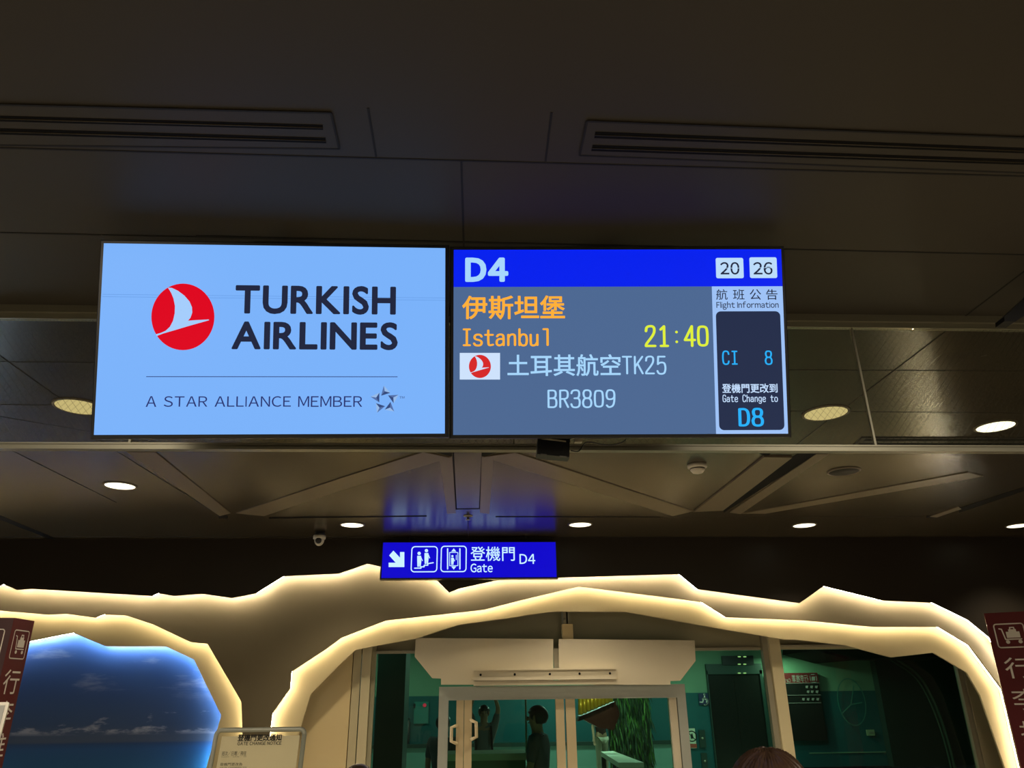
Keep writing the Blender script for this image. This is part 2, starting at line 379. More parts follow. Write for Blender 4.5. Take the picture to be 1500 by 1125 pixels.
cline(jb, (0,216.5), (1500,258), ext=2); cline(jb, (0,340.5), (148,344)); cline(jb, (150,344), (1150,365)); cline(jb, (1150,365), (1500,373), ext=2)
cline(jb, (675.7,235), (679.5,362)); cline(jb, (539,158), (551,229.6)); cline(jb, (808,164.5), (799,236.5))
cline(jb, (1500,397.5), (1185,637), ext=.3); cline(jb, (1156,541.8), (1500,543), ext=2); cline(jb, (1156,602), (1500,604.8), ext=2)
cline(jb, (-100,528.5), (140,530.7), ext=1); cline(jb, (-100,591), (140,594), ext=1)
cline(jb, (-60,478), (89.5,584.4), ext=.2); cline(jb, (0,609.7), (130,631.5), ext=.6)
cline(jb, (15.2,658.7), (142,722), ext=.3); cline(jb, (169,659.7), (322,755), ext=.2); cline(jb, (685.5,757), (686,790))
cline(jb, (967,757), (1350,757)); cline(jb, (0,786), (1500,787), .02)
obj('panel_joint', jb, m_groove, ceil)
def rib(pts, drop=.006):
    obj('rib', cpoly(MB(), pts, 0, drop), m_rib, ceil)
rib([(186,661), (227,661), (338,751), (322,755)])
rib([(620,661), (659,669.5), (500,717.3), (387,755), (346,751), (500,699.3)])
rib([(644.3,673.3), (662.3,667.5), (667.7,751), (655,751.7)])
rib([(705.7,667.5), (722.7,673.3), (716.7,752), (703,750)])
rib([(708,668.5), (755,662), (1016,748), (985.6,755)])
rib([(1016,748), (1119,667), (1160,668), (1059,746)], .012)
rib([(1069,750), (1196,664), (1214,664), (1085,752)])
rib([(1087,751.5), (1418,691), (1440,697), (1121,751.5)])
rib([(1362,756), (1403,742), (1408,745), (1372,757)])
def slot(pts):
    obj('slot', cpoly(MB(), pts, 0, .0016), m_blackm, ceil)
slot([(662.6,661), (664.8,661), (669.3,746), (667.2,746)]); slot([(705.6,661), (707.3,661), (703.4,745), (701.5,745)]); slot([(667,745), (703,744.5), (703,745.6), (667,746.2)])
slot([(633,661), (662.5,661), (661.5,668.4)]); slot([(706.5,661), (733,661), (707,668.4)]); slot([(1110,663), (1128,663), (1126,670)])
slot([(1058.5,743.4), (1168.4,663.7), (1198.6,663.7), (1060,750.8)])
slot([(-60,733), (0,755), (92.7,793), (92,797), (0,761), (-60,740)])
slot([(1403,745), (1500,713), (1600,680), (1600,690), (1500,719), (1405,751)])
slot([(320,755.5), (334,755.5), (334,759), (320,759)]); slot([(1357,755), (1371,755), (1371,758.5), (1357,758.5)])
slot([(394,757.5), (625,755), (625,756.6), (394,759.5)]); slot([(726,756), (967,756.6), (967,757.6), (726,757.4)])

# ------------------------------------------------------------------ long slot diffusers in the ceiling
def vent(label, frame, slots):
    t = thing('air_vent', label, 'air vent', atz(*frame[0], CEIL) , 'slot air vents in the ceiling')
    P = [atz(x, y, CEIL) for x, y in frame]
    obj('frame', MB().prism([p + Vector((0,0,-.0002)) for p in P], Vector((0,0,-.004))), m_ceiln, t)
    e = MB()
    for a, b in zip(P, P[1:] + P[:1]):
        d = (b-a).normalized(); n = Vector((-d.y, d.x, 0))*.003
        e.prism([q + Vector((0,0,-.0043)) for q in (a-n, a+n, b+n, b-n)], Vector((0,0,-.0006)))
    obj('edge', e, m_groove, t)
    for s in slots:
        Q = [atz(x, y, CEIL) for x, y in s]
        sl = obj('slot', MB().prism([p + Vector((0,0,-.0043)) for p in Q], Vector((0,0,-.0012))), m_blackm, t)
        a = (Q[0]+Q[3])/2; b = (Q[1]+Q[2])/2
        obj('blade', MB().tube([a + Vector((0,0,-.006)), b + Vector((0,0,-.006))], .0018, 6), m_ceil, sl)
vent('long twin-slot air vent in dark ceiling, ending left of the screens\' centre', [(-260,145), (485,164), (497,216.5), (-260,208)],
     [[(-250,160.5), (473,181), (473.5,188), (-250,169)], [(-250,179), (477,200), (478,207.5), (-250,188)]])
vent('long twin-slot air vent in dark ceiling, above and beyond the flight board', [(860,176), (1760,210), (1760,262), (849,226)],
     [[(872,191), (1740,224), (1740,231), (870.5,200)], [(868,210.5), (1740,240), (1740,247), (866,219)]])
vent('distant slot air vent in the ceiling seen low through the wired glass', [(1262,640.5), (1700,640.5), (1700,656), (1245,656)],
     [[(1268,642), (1690,642), (1690,645), (1264,645)], [(1259,648), (1690,648), (1690,653), (1252,653)]])

# ------------------------------------------------------------------ downlights
def downlight(label, x, y, dim, dia=.21):
    c = atz(x, y, CEIL); t = thing('ceiling_downlight', label, 'ceiling light', c, 'round recessed downlights')
    r = dia/2
    obj('trim_ring', MB().lathe(c, [(r+.012, 0), (r+.012, -.004), (r, -.008), (r-.004, -.004), (r-.004, 0)], 40), m_rib, t)
    obj('diffuser', MB().lathe(c, [(r-.003, -.0005), (r-.003, -.005)], 40), m_lampd if dim else m_lampb, t)
    l = bpy.data.lights.new('beam', 'SPOT'); l.energy = SPOT_W * (.5 if dim else 1); l.color = (1, .86, .62); l.spot_size = math.radians(104); l.spot_blend = 1.0; l.shadow_soft_size = .08
    lo = bpy.data.objects.new('beam', l); COL.objects.link(lo); lo.parent = t; lo.location = (0, 0, -.03)
    return t
for a in (('dim yellow downlight half hidden behind the left edge of the pale blue screen', 116, 595, True, .23),
          ('dim yellow downlight seen through wired glass right beside the flight board', 1209.5, 604.5, True, .23),
          ('bright glowing downlight seen through wired glass near the right edge', 1458, 624, False, .205),
          ('bright downlight just below the glass barrier rail at the left', 176, 711, False, .205),
          ('bright downlight by the wall, next to the small dome camera', 516, 768.5, False, .20),
          ('bright downlight by the wall, just right of the blue gate sign', 850, 768, False, .20),
          ('bright downlight by the wall under the round ceiling speaker', 1178, 769, False, .20),
          ('bright downlight by the wall cut by the photo\'s right edge', 1492, 769.5, False, .20)): downlight(*a)

# ------------------------------------------------------------------ wired glass smoke barrier
YB = 2.68
zb = at(750, 661, YB).z; zt = CEIL
t = thing('smoke_barrier', 'wired glass smoke barrier hanging from the ceiling behind the screens', 'glass barrier', (0, YB, CEIL))
xs0 = [-6.0, -3.4, at(190, 650, YB).x, at(752.5, 652, YB).x, at(1265, 570, YB).x, 3.9, 6.5]
obj('top_rail', MB().box((-6, YB-.025, CEIL-.030), (6.5, YB+.012, CEIL)).box((-6, YB-.012, CEIL-.052), (6.5, YB+.012, CEIL-.030)), m_alu, t)
obj('bottom_rail', MB().box((-6, YB-.016, zb), (6.5, YB+.016, zb+.011)).box((-6, YB-.008, zb+.011), (6.5, YB+.008, zb+.020)).box((-6, YB-.012, zb+.020), (6.5, YB+.012, zb+.026)), m_alu, t)
for a, b in zip(xs0, xs0[1:]):
    obj('pane', MB().box((a+.004, YB-.002, zb+.026), (b-.004, YB+.002, CEIL-.052)), m_wired, t)
for x in xs0[1:-1]:
    obj('post', MB().box((x-.004, YB-.006, zb+.024), (x+.004, YB+.006, CEIL-.05)), m_alu, t)

# ------------------------------------------------------------------ the two screens
def screen_frame(tilt, yw, rl, x, y, z):
    u = Vector((math.cos(yw), math.sin(yw), 0)); n = Vector((math.sin(yw), -math.cos(yw), 0))*math.cos(tilt) + Vector((0,0,-math.sin(tilt))); v = n.cross(u)
    u, v = u*math.cos(rl) + v*math.sin(rl), v*math.cos(rl) - u*math.sin(rl)
    return Face(CAM + Vector((x, y, z)), u, v, n)
TW, TH, BZ = 1.077, .606, .012
def display(name, label, fr, bgmat):
    t = thing(name, label, 'screen', fr.o)
    hb = MB().bbox(fr.P(0,0,-.030), fr.u, fr.v, fr.n, TW/2+BZ, TH/2+BZ, .028, .003)
    hb.obox(fr.P(0,0,-.068), fr.u, fr.v, fr.n, TW/2-.09, TH/2-.08, .010)
    obj('housing', hb, m_black, t)
    s = obj('screen', MB().add([fr.P(a*TW/2, b*TH/2, .0) for a, b in ((-1,-1), (1,-1), (1,1), (-1,1))], [(0,1,2,3)]), bgmat, t, False)
    a = fr.P(0, .12, -.08); top = Vector((a.x, a.y+.03, CEIL))
    obj('mounting_pole', MB().tube([top, Vector((top.x, top.y, a.z)), a], .022, 12).box((top.x-.11, top.y-.06, CEIL-.008), (top.x+.11, top.y+.06, CEIL)), m_black, t)
    return t, s
def disc(cx, cy, rx, ry, n=48, rot=0.0):
    return [(cx + rx*math.cos(2*math.pi*k/n)*math.cos(rot) - ry*math.sin(2*math.pi*k/n)*math.sin(rot), cy + rx*math.cos(2*math.pi*k/n)*math.sin(rot) + ry*math.sin(2*math.pi*k/n)*math.cos(rot)) for k in range(n)]
BIRD = [(344,222), (360,223), (385,235), (410,254), (430,277), (440,300), (441,322), (434,342), (424,354), (450,352), (507,349), (508,352), (480,360), (430,374), (370,392), (325,405), (299,415), (296,408), (315,403), (335,394), (352,378), (364,355), (371,325), (372,295), (366,265), (357,243)]

def bird(fr, mbr, mbw, cx, cy, k, h):       # cx,cy: pixel centre, k: pixels per unit of the drawing
    mp = lambda q: fr.px(cx + (q[0]-403.5)*k, cy + (q[1]-338.5)*k)
    fr.poly(mbr, [mp(q) for q in disc(403.5, 338.5, 126, 133, 56)], h)
    fr.poly(mbw, [mp(q) for q in BIRD], h + .0004)

s_pale = emit('screen_pale_blue', srgb(122, 178, 250), 1.0, True, gloss=True)
fl = screen_frame(.28567515, .02728277, .01684559, -.63995345, 2.18115197, 1.05453994)
tv, sc1 = display('advert_screen', 'left of two ceiling-hung screens, pale blue with round red bird emblem', fl, s_pale)
s_red = scr('screen_red', 222, 0, 30); s_navy = scr('screen_navy', 32, 38, 62); s_navy2 = scr('screen_navy_thin', 38, 48, 110)
lt = MB(); fl.text(lt, 'TURKISH', 344.8, 418.4, 580, 460.6, .0008, 0, .027, 1.15, False, True); fl.text(lt, 'AIRLINES', 339.8, 471.4, 582.7, 512.6, .0008, 0, .027, 1.15, False, True)
obj('lettering', lt, s_navy, sc1, False)
mr, mw = MB(), MB(); bird(fl, mr, mw, 268, 464.2, .3667, .0006)
em = obj('emblem', mr, s_red, sc1, False); obj('bird', mw, scr('bird_pale', 165, 205, 252), sc1, False)
ls = MB(); fl.line(ls, fl.pxs([(214.6,551.8), (582,552)]), .0022, .0008); obj('rule', ls, s_navy2, sc1, False)
line_ = 'A STAR ALLIANCE MEMBER'; ext = lambda q: (lambda xs: (min(xs), max(xs)))([v[0] for v in text2d(q, 0, 1.3)[0]]); full_ = ext(line_)[1]; i0_ = 0
for wd in line_.split():
    r_ = ext(line_[:i0_+len(wd)])[1]; l_ = r_ - (ext(wd)[1] - ext(wd)[0]); i0_ += len(wd) + 1; k_ = (530.7-213.8)/full_
    ls = MB(); fl.text(ls, wd, 213.8+l_*k_, 580.4, 213.8+r_*k_, 596, .0008, 0, 0, 1.3); obj('lettering', ls, s_navy2, sc1, False)
ls = MB(); fl.text(ls, 'TM', 585, 580.6, 592.5, 584, .0008); obj('lettering', ls, s_navy2, sc1, False)
m_line = scr('reflected_line_blue', 98, 150, 222)
for y in (431.2, 434.6): ll = MB(); fl.line(ll, fl.pxs([(150.5,y), (652,y+5.4)]), .0012, .0005); obj('reflected_line', ll, m_line, sc1, False)  # thin reflections across the screen, drawn as darker lines
sa, sb = MB(), MB()
for k in range(5):
    th = math.radians(90 + 72*k); c = (1210 + 36*math.cos(th), 672 - 36*math.sin(th))
    tri = [(c[0] + 23*math.cos(th + d), c[1] - 23*math.sin(th + d)) for d in (math.radians(10), math.radians(140), math.radians(255))]
    mp = lambda q: fl.px(120 + q[0]*.3667, 340 + q[1]*.3667)
    fl.poly(sa, [mp(tri[0]), mp(tri[1]), mp(c)], .0008); fl.poly(sb, [mp(tri[1]), mp(tri[2]), mp(c)], .0008); fl.poly(sa, [mp(tri[2]), mp(tri[0]), mp(c)], .0008, 1)
obj('star', sa, [scr('star_mid', 84, 112, 168), scr('star_light', 150, 186, 232)], sc1, False); obj('star', sb, scr('star_dark', 52, 74, 124), sc1, False)

s_grey = emit('screen_slate', srgb(76, 104, 146), 1.0, True, gloss=True)
fr = screen_frame(.2995897, -.04190513, -.0055234, .46316853, 2.18104212, 1.05905777)
tv2, sc2 = display('flight_board_screen', 'right of two ceiling-hung screens, a slate flight board headed D4', fr, s_grey)
s_blue = emit('screen_royal_blue', srgb(0, 32, 238), 1.0, True, gloss=True); s_side = scr('screen_light', 158, 194, 246); s_dark = scr('screen_dark', 36, 46, 74); s_ltxt = scr('screen_text_pale', 166, 214, 252)
s_or = scr('screen_orange', 255, 176, 56); s_yg = scr('screen_lime', 224, 240, 58); s_cy = scr('screen_cyan', 40, 176, 250); s_tab = scr('screen_tab', 188, 220, 250); s_wh = scr('screen_white', 196, 222, 255); s_flag = scr('screen_flag', 206, 226, 252)
hy = fr.px(860, 420)[1]
bn = MB(); fr.poly(bn, [(-TW/2, hy), (TW/2, hy), (TW/2, TH/2), (-TW/2, TH/2)], .0004); bo = obj('header_banner', bn, s_blue, sc2, False)
sx = (fr.px(1042.5, 421)[0] + fr.px(1049, 635)[0])/2
sp = MB(); fr.poly(sp, [(sx, -TH/2), (TW/2, -TH/2), (TW/2, hy), (sx, hy)], .0004); obj('notice_panel', sp, s_side, sc2, False)
db = MB(); A = fr.rect(1051, 456, 1146, 630); fr.poly(db, fr.rr((fr.px(1051,545)[0], fr.px(1098,630)[1], fr.px(1146,545)[0], fr.px(1095,456)[1]), .016), .0007); obj('notice_box', db, s_dark, sc2, False)
for q in ((1048.6,377.8,1089,407.7), (1098,377,1138,407.4)): tb = MB(); fr.poly(tb, fr.rr(fr.rect(*q), .006), .0008); obj('time_tab', tb, s_tab, sc2, False)
def word(name, m, kind, st, x0, y0, x1, y1, h, *a):
    b = MB(); (fr.text if kind == 't' else fr.stroke)(b, st, x0, y0, x1, y1, h, 0, *a); return obj(name, b, m, sc2, False)
word('lettering', s_navy, 't', '20', 1055, 384, 1083, 402.3, .0011, .012); word('lettering', s_navy, 't', '26', 1103.3, 384, 1131.4, 402.3, .0011, .012)
tx = MB()
for ch, x in zip('航班公告', (1048.8, 1073.5, 1098, 1122)): fr.text(tx, ch, x, 423.8, x+16.8, 439.2, .0011, 0, .004)
obj('lettering', tx, s_navy, sc2, False)
word('lettering', s_navy, 't', 'Flight Information', 1049.3, 441.6, 1140.4, 453.8, .0011, .012)
for q in ((1048.6,1089,392.9), (1098,1138,392.4)): tl = MB(); fr.line(tl, fr.pxs([(q[0],q[2]), (q[1],q[2])]), .0016, .0013, 0, False); obj('tab_split', tl, s_tab, sc2, False)
word('lettering', s_ltxt, 't', 'D4', 681.4, 377.4, 744.6, 413, .0009, .045)
word('lettering', s_ltxt, 't', '土耳其航空', 743.3, 519, 909, 551, .0009, .012); word('lettering', s_ltxt, 's', 'TK25', 911, 521, 976, 549, .0009, 11.6, 2.0); word('lettering', s_ltxt, 's', 'BR3809', 802, 570.4, 901.5, 598, .0009, 11.6, 2.0)
word('lettering', s_or, 't', '伊斯坦堡', 677, 433, 827.5, 468, .0009, .018); word('lettering', s_or, 's', 'Istanbul', 677.8, 481, 803.8, 507.6, .0009, 11.4, 2.40)
word('lettering', s_yg, 's', '21:40', 944, 476, 1038, 508.4, .0009, 11.6, 2.40)
word('lettering', s_cy, 's', 'CI', 1057.6, 513.5, 1080.3, 534.6, .0011, 12, 2.2); word('lettering', s_cy, 's', '8', 1119.9, 513.5, 1131.4, 534.6, .0011, 12, 2.2); word('lettering', s_cy, 's', 'D8', 1081.4, 597.4, 1118.8, 625, .0011, 12, 2.7)
word('lettering', s_wh, 't', '登機門更改到', 1057.6, 562, 1138.8, 575.6, .0011, .018); word('lettering', s_wh, 's', 'Gate Change to', 1058.3, 578, 1139.3, 591.5, .0011, 11.6, 2.40)
tx = MB(); fr.poly(tx, [fr.px(*q) for q in ((673.5,517), (732.5,517), (732.5,556), (673.5,556))], .0007); fg = obj('airline_flag', tx, s_flag, sc2, False)
mr, mw = MB(), MB(); bird(fr, mr, mw, 703, 536.8, .1275, .0010)
obj('emblem', mr, scr('flag_red', 214, 40, 40), sc2, False); obj('bird', mw, s_flag, sc2, False)

# small black sensor box under the right screen
c = at(810.5, 655, 2.38)
t = thing('sensor_box', 'small black box with loose cable hanging under the right screen', 'sensor', c)
A, B, C, D = [at(x, y, 2.38) for x, y in ((788,640), (835,640), (834,670), (787,665))]
obj('housing', MB().prism([A, B, C, D], Vector((0, .05, 0))), m_black, t)
m_lens = mat('smoked_lens', (.12, .12, .11), .3)
for x0, x1, y0 in ((792,801,665.2), (820,830,668.2)):
    obj('lens', MB().prism([at(x0, y0-1, 2.378), at(x1, y0, 2.378), at(x1, y0+2.2, 2.378), at(x0, y0+1.2, 2.378)], Vector((0, .002, 0))), m_lens, t)
obj('bracket', MB().prism([at(793,641,2.377), at(829,645.5,2.377), at(829,647.5,2.377), at(793,643,2.377)], Vector((0, .002, 0))), m_fgrey, t)
obj('connector', MB().prism([at(842,641,2.40), at(853,641,2.40), at(853,647,2.40), at(842,647,2.40)], Vector((0,.02,0))), m_fgrey, t)
obj('arm', MB().tube([at(820,642,2.40), at(820,642,2.40) + Vector((0,-.075,.05))], .008, 8), m_black, t)
obj('cable', MB().tube([at(x, y, 2.40) for x, y in chaikin([(836,660), (846,662), (850,659), (856,648), (866,647), (884,652), (898,652), (913,648), (921,638)], 2)], .0022, 6), m_black, t)
# neighbouring dark display whose corner shows at the right edge
P = [at(x, y, 2.3) for x, y in ((1471,464), (1471.5,470.5), (1487,471), (1620,385), (1620,330))]
t = tag(obj('hanging_display', MB().prism(P, Vector((0, .05, 0))), m_black), 'black corner of another hanging display at the right edge', 'screen')
pt = (P[3]+P[4])/2
obj('mounting_pole', MB().tube([Vector((pt.x-.03, 2.325, pt.z-.05)), Vector((pt.x-.03, 2.325, CEIL))], .018, 10), m_black, t)

# ------------------------------------------------------------------ blue gate sign
YS = 7.22
fs = Face(at(686, 821, YS), (1,0,0), (0,0,1), (0,-1,0))
x0, z0, x1, z1 = fs.rect(560, 794.5, 814.5, 846)
t = thing('gate_sign', 'blue illuminated hanging gate sign with white arrow and pictograms', 'sign', fs.o)
hb = MB().bbox(fs.P((x0+x1)/2, (z0+z1)/2, -.05), fs.u, fs.v, fs.n, (x1-x0)/2+.016, (z1-z0)/2+.012, .048, .004)
obj('housing', hb, m_black, t)
s_sb = emit('sign_blue', srgb(14, 6, 200), 1.05, True, gloss=True); s_sw = emit('sign_white', srgb(186, 220, 255), 1.25, True)
pn = obj('light_panel', MB().add([fs.P(a, b, .0005) for a, b in ((x0,z0), (x1,z0), (x1,z1), (x0,z1))], [(0,1,2,3)]), s_sb, t, False)
zp = lambda L: [fs.px(500 + a/3, 640 + b/3) for a, b in L]
ar = MB(); fs.poly(ar, zp([(210,521), (229,500), (258,531), (258,506), (277,506), (277,572), (208,572), (208,553), (239,553)]), .002)
obj('arrow', ar, s_sw, pn, False)
def rline(mb, box, r, w_):
    P = fs.rr(box, r); fs.line(mb, P + [P[0]], w_, .002)
pc = MB(); rline(pc, fs.rect(602.8, 800.8, 640.2, 837.6), .03, .010)
def man(mb, x, y, s):                       # little standing figure
    fs.poly(mb, [fs.px(500+(x + 8*s*math.cos(k*.628))/3, 640+(y - 8*s*math.sin(k*.628))/3) for k in range(10)], .002)
    fs.poly(mb, zp([(x-9*s,y+11*s), (x+9*s,y+11*s), (x+10*s,y+36*s), (x+7*s,y+62*s), (x+1*s,y+62*s), (x,y+40*s), (x-1*s,y+62*s), (x-8*s,y+62*s), (x-9*s,y+36*s)]), .002)
    fs.line(mb, zp([(x+7*s,y+15*s), (x+15*s,y+34*s)]), .007, .002)
man(pc, 342, 512, .95); man(pc, 374, 500, .95)
fs.line(pc, zp([(322,577), (350,577), (350,571), (364,571), (364,564), (380,564), (380,557), (404,553)]), .010, .002)
obj('escalator_pictogram', pc, s_sw, pn, False)
pe = MB(); rline(pe, fs.rect(646.2, 800.2, 682.8, 837.4), .03, .010)
for x in (467, 521): fs.line(pe, zp([(x,492), (x,580)]), .012, .002)
fs.line(pe, zp([(476,508), (512,508), (512,566), (476,566), (476,508)]), .006, .002); man(pe, 488, 524, .62)
fs.poly(pe, zp([(494,490), (505,504), (483,504)]), .002); fs.poly(pe, zp([(494,583), (505,569), (483,569)]), .002); fs.line(pe, zp([(505,520), (505,540)]), .006, .002)
obj('lift_pictogram', pe, s_sw, pn, False)
tx = MB(); fs.text(tx, '登機門', 689.3, 800.6, 754, 821.8, .002, 0, .006); fs.text(tx, 'Gate', 689.3, 825.6, 721.7, 838.4, .002, 0, .012); fs.text(tx, 'D4', 761, 811.6, 784, 826, .002, 0, .008)
obj('lettering', tx, s_sw, pn, False)
for xx in (600, 770): q = at(xx, 795, YS).x; obj('hanger', MB().tube([Vector((q, YS+.05, fs.P(0, z1).z)), Vector((q, YS+.05, CEIL))], .008, 8), m_black, t)

# ------------------------------------------------------------------ small ceiling fittings
c = atz(1021, 681, CEIL)
t = thing('smoke_detector', 'cream round smoke detector on the ceiling below the barrier', 'smoke detector', c)
obj('base', MB().lathe(c, [(.065, 0), (.065, -.018), (.058, -.024)], 32), m_white, t)
obj('head', MB().lathe(c, [(.05, -.022), (.048, -.038), (.034, -.055), (.018, -.060)], 32), m_white, t)
obj('sensor_slot', MB().lathe(c, [(.049, -.026), (.051, -.029), (.049, -.032)], 32), m_blackm, t)
c = atz(1236, 690, CEIL)
t = thing('ceiling_speaker', 'round dark ceiling speaker grille in a pale ring', 'speaker', c)
obj('ring', MB().lathe(c, [(.112, 0), (.112, -.004), (.102, -.010), (.098, -.004)], 40), m_rib, t)
obj('grille', MB().lathe(c, [(.1, -.001), (.098, -.006)], 40), mat('grille_dark', (.03, .027, .02), .7, 0, .3, .5, 400), t)
c = atz(685.6, 755.5, CEIL)
t = thing('sprinkler_head', 'small metal sprinkler head on the ceiling above the blue sign', 'sprinkler', c)
obj('rose', MB().lathe(c, [(.040, 0), (.040, -.005), (.016, -.014)], 24), m_alu, t)
obj('head', MB().lathe(c, [(.010, -.010), (.010, -.03), (.022, -.032), (.022, -.036)], 16), m_alu, t)
c = at(468, 787, 7.05); c = Vector((c.x, c.y, CEIL))
ct = at(468, 784.5, 7.05).z
t = thing('security_camera', 'small white dome security camera by the dark upper wall', 'camera', Vector((c.x, c.y, CEIL)))
obj('mount', MB().lathe(Vector((c.x, c.y, CEIL)), [(.045, 0), (.045, ct-CEIL)], 24), m_black, t)
obj('collar', MB().lathe(Vector((c.x, c.y, ct)), [(.055, 0), (.058, -.012), (.056, -.032), (.045, -.036)], 28), m_white, t)
obj('dome', MB().ellipsoid(Vector((c.x, c.y, ct-.036)), .047, .047, .06), m_white, t)
obj('lens', MB().lathe(Vector((c.x+.002, c.y-.034, ct-.052)), [(.028, 0), (.028, .012), (.02, .017)], 24, Vector((0, -1, -.35))), m_black, t)

# ------------------------------------------------------------------ layered cut-out wall with hidden edge lighting
Y1, Y2, Y3, YM = 7.35, 7.45, 7.55, 7.66
XL, XR = -7.9, 8.9
LA = [(-420,800), (-180,850), (-60,842), (0,857.7), (4,855.5), (24,864), (45,862.4), (222,873), (231,869), (254,873), (295,869.7), (339,876), (375,869), (415,844), (496,840), (538,825.5), (553,829), (600,839), (637,847), (658,868), (673,861.7), (740,847.3), (817,846), (995,841), (1022,863), (1171.5,883.5), (1207,858.5), (1293,879.6), (1367,883), (1418.4,908), (1451,934.4), (1466,958), (1500,1010), (1545,1125)]
LB1 = [(-330,1125), (-250,960), (-120,905), (0,894.4), (70,900.5), (96,899), (139,905), (152,900), (184,901.4), (224,914.6), (280,941), (304,943), (353.6,1028), (355,1069), (357,1125)]
LB2 = [(390,1125), (396,1069), (399,1045), (425,1008), (427,984), (480,949), (500,934), (565,909), (710,893), (760,880), (848,859), (1000,878), (1028,882), (1063,904), (1181,909), (1280.5,918.4), (1375,918.4), (1420.6,946), (1469,1010.7), (1496,1125)]
LC1 = [(-250,1125), (-200,1010), (-60,955), (46,939), (107,927), (155,947), (243,947), (284,966.4), (324,1048), (302,1125)]
LC2 = [(428,1125), (440,1067), (455,1017), (500,971.4), (521,952), (545.7,947), (609,935.5), (672,915), (750,904.5), (807,896), (915,896), (1065,922.7), (1150,937), (1166,937), (1237,945), (1306,963), (1367,956), (1416,985), (1436,1019), (1472,1125)]
def foot(L, Y):                             # traced edge on the plane, both ends carried down to the floor
    P = [at(x, y, Y) for x, y in L]
    return [Vector((P[0].x, Y, .0))] + P + [Vector((P[-1].x, Y, .0))]
def edge_strip(P, Y, m, parent, inset=.0065, name='edge_light'):
    mb = MB(); Q = []
    n = len(P)
    for i, p in enumerate(P):
        a = P[max(i-1, 0)]; b = P[min(i+1, n-1)]; d = (b-a).normalized()
        nn = Vector((-d.z, 0, d.x))         # left of the travel direction, away from the opening
        Q.append(Vector((p.x, 0, p.z)) + nn*inset + Vector((0, Y, 0)))
    mb.tube(Q, .0045, 6)
    return obj(name, mb, m, parent)
A_ = [at(x, y, Y1) for x, y in LA]
w1 = struct('wall_upper', MB().prism([Vector((XL, Y1, CEIL)), Vector((XL, Y1, A_[0].z))] + A_ + [Vector((A_[-1].x, Y1, 0)), Vector((XR, Y1, 0)), Vector((XR, Y1, CEIL))], Vector((0, .02, 0))), m_l1, 'near-black upper wall layer with a jagged lit lower edge')
edge_strip(A_ + [Vector((A_[-1].x, Y1, 0))], Y1+.045, m_ledt, w1, .0095)
B1, B2 = foot(LB1, Y2), foot(LB2, Y2)
w2 = struct('wall_middle', MB().prism([Vector((XL, Y2, CEIL)), Vector((XL, Y2, 0))] + B1 + B2 + [Vector((XR, Y2, 0)), Vector((XR, Y2, CEIL))], Vector((0, .02, 0))), m_l2, 'brown middle wall layer with two arched cut-outs')
edge_strip(B1, Y2+.052, m_led, w2, .0108); edge_strip(B2, Y2+.052, m_led, w2, .0108)
C1, C2 = foot(LC1, Y3), foot(LC2, Y3)
w3 = struct('wall_inner', MB().prism([Vector((XL, Y3, CEIL)), Vector((XL, Y3, 0))] + C1 + C2 + [Vector((XR, Y3, 0)), Vector((XR, Y3, CEIL))], Vector((0, .02, 0))), m_l3, 'cream inner wall layer lit along its rim')
edge_strip(C1, Y3+.058, m_ledb, w3, .009)

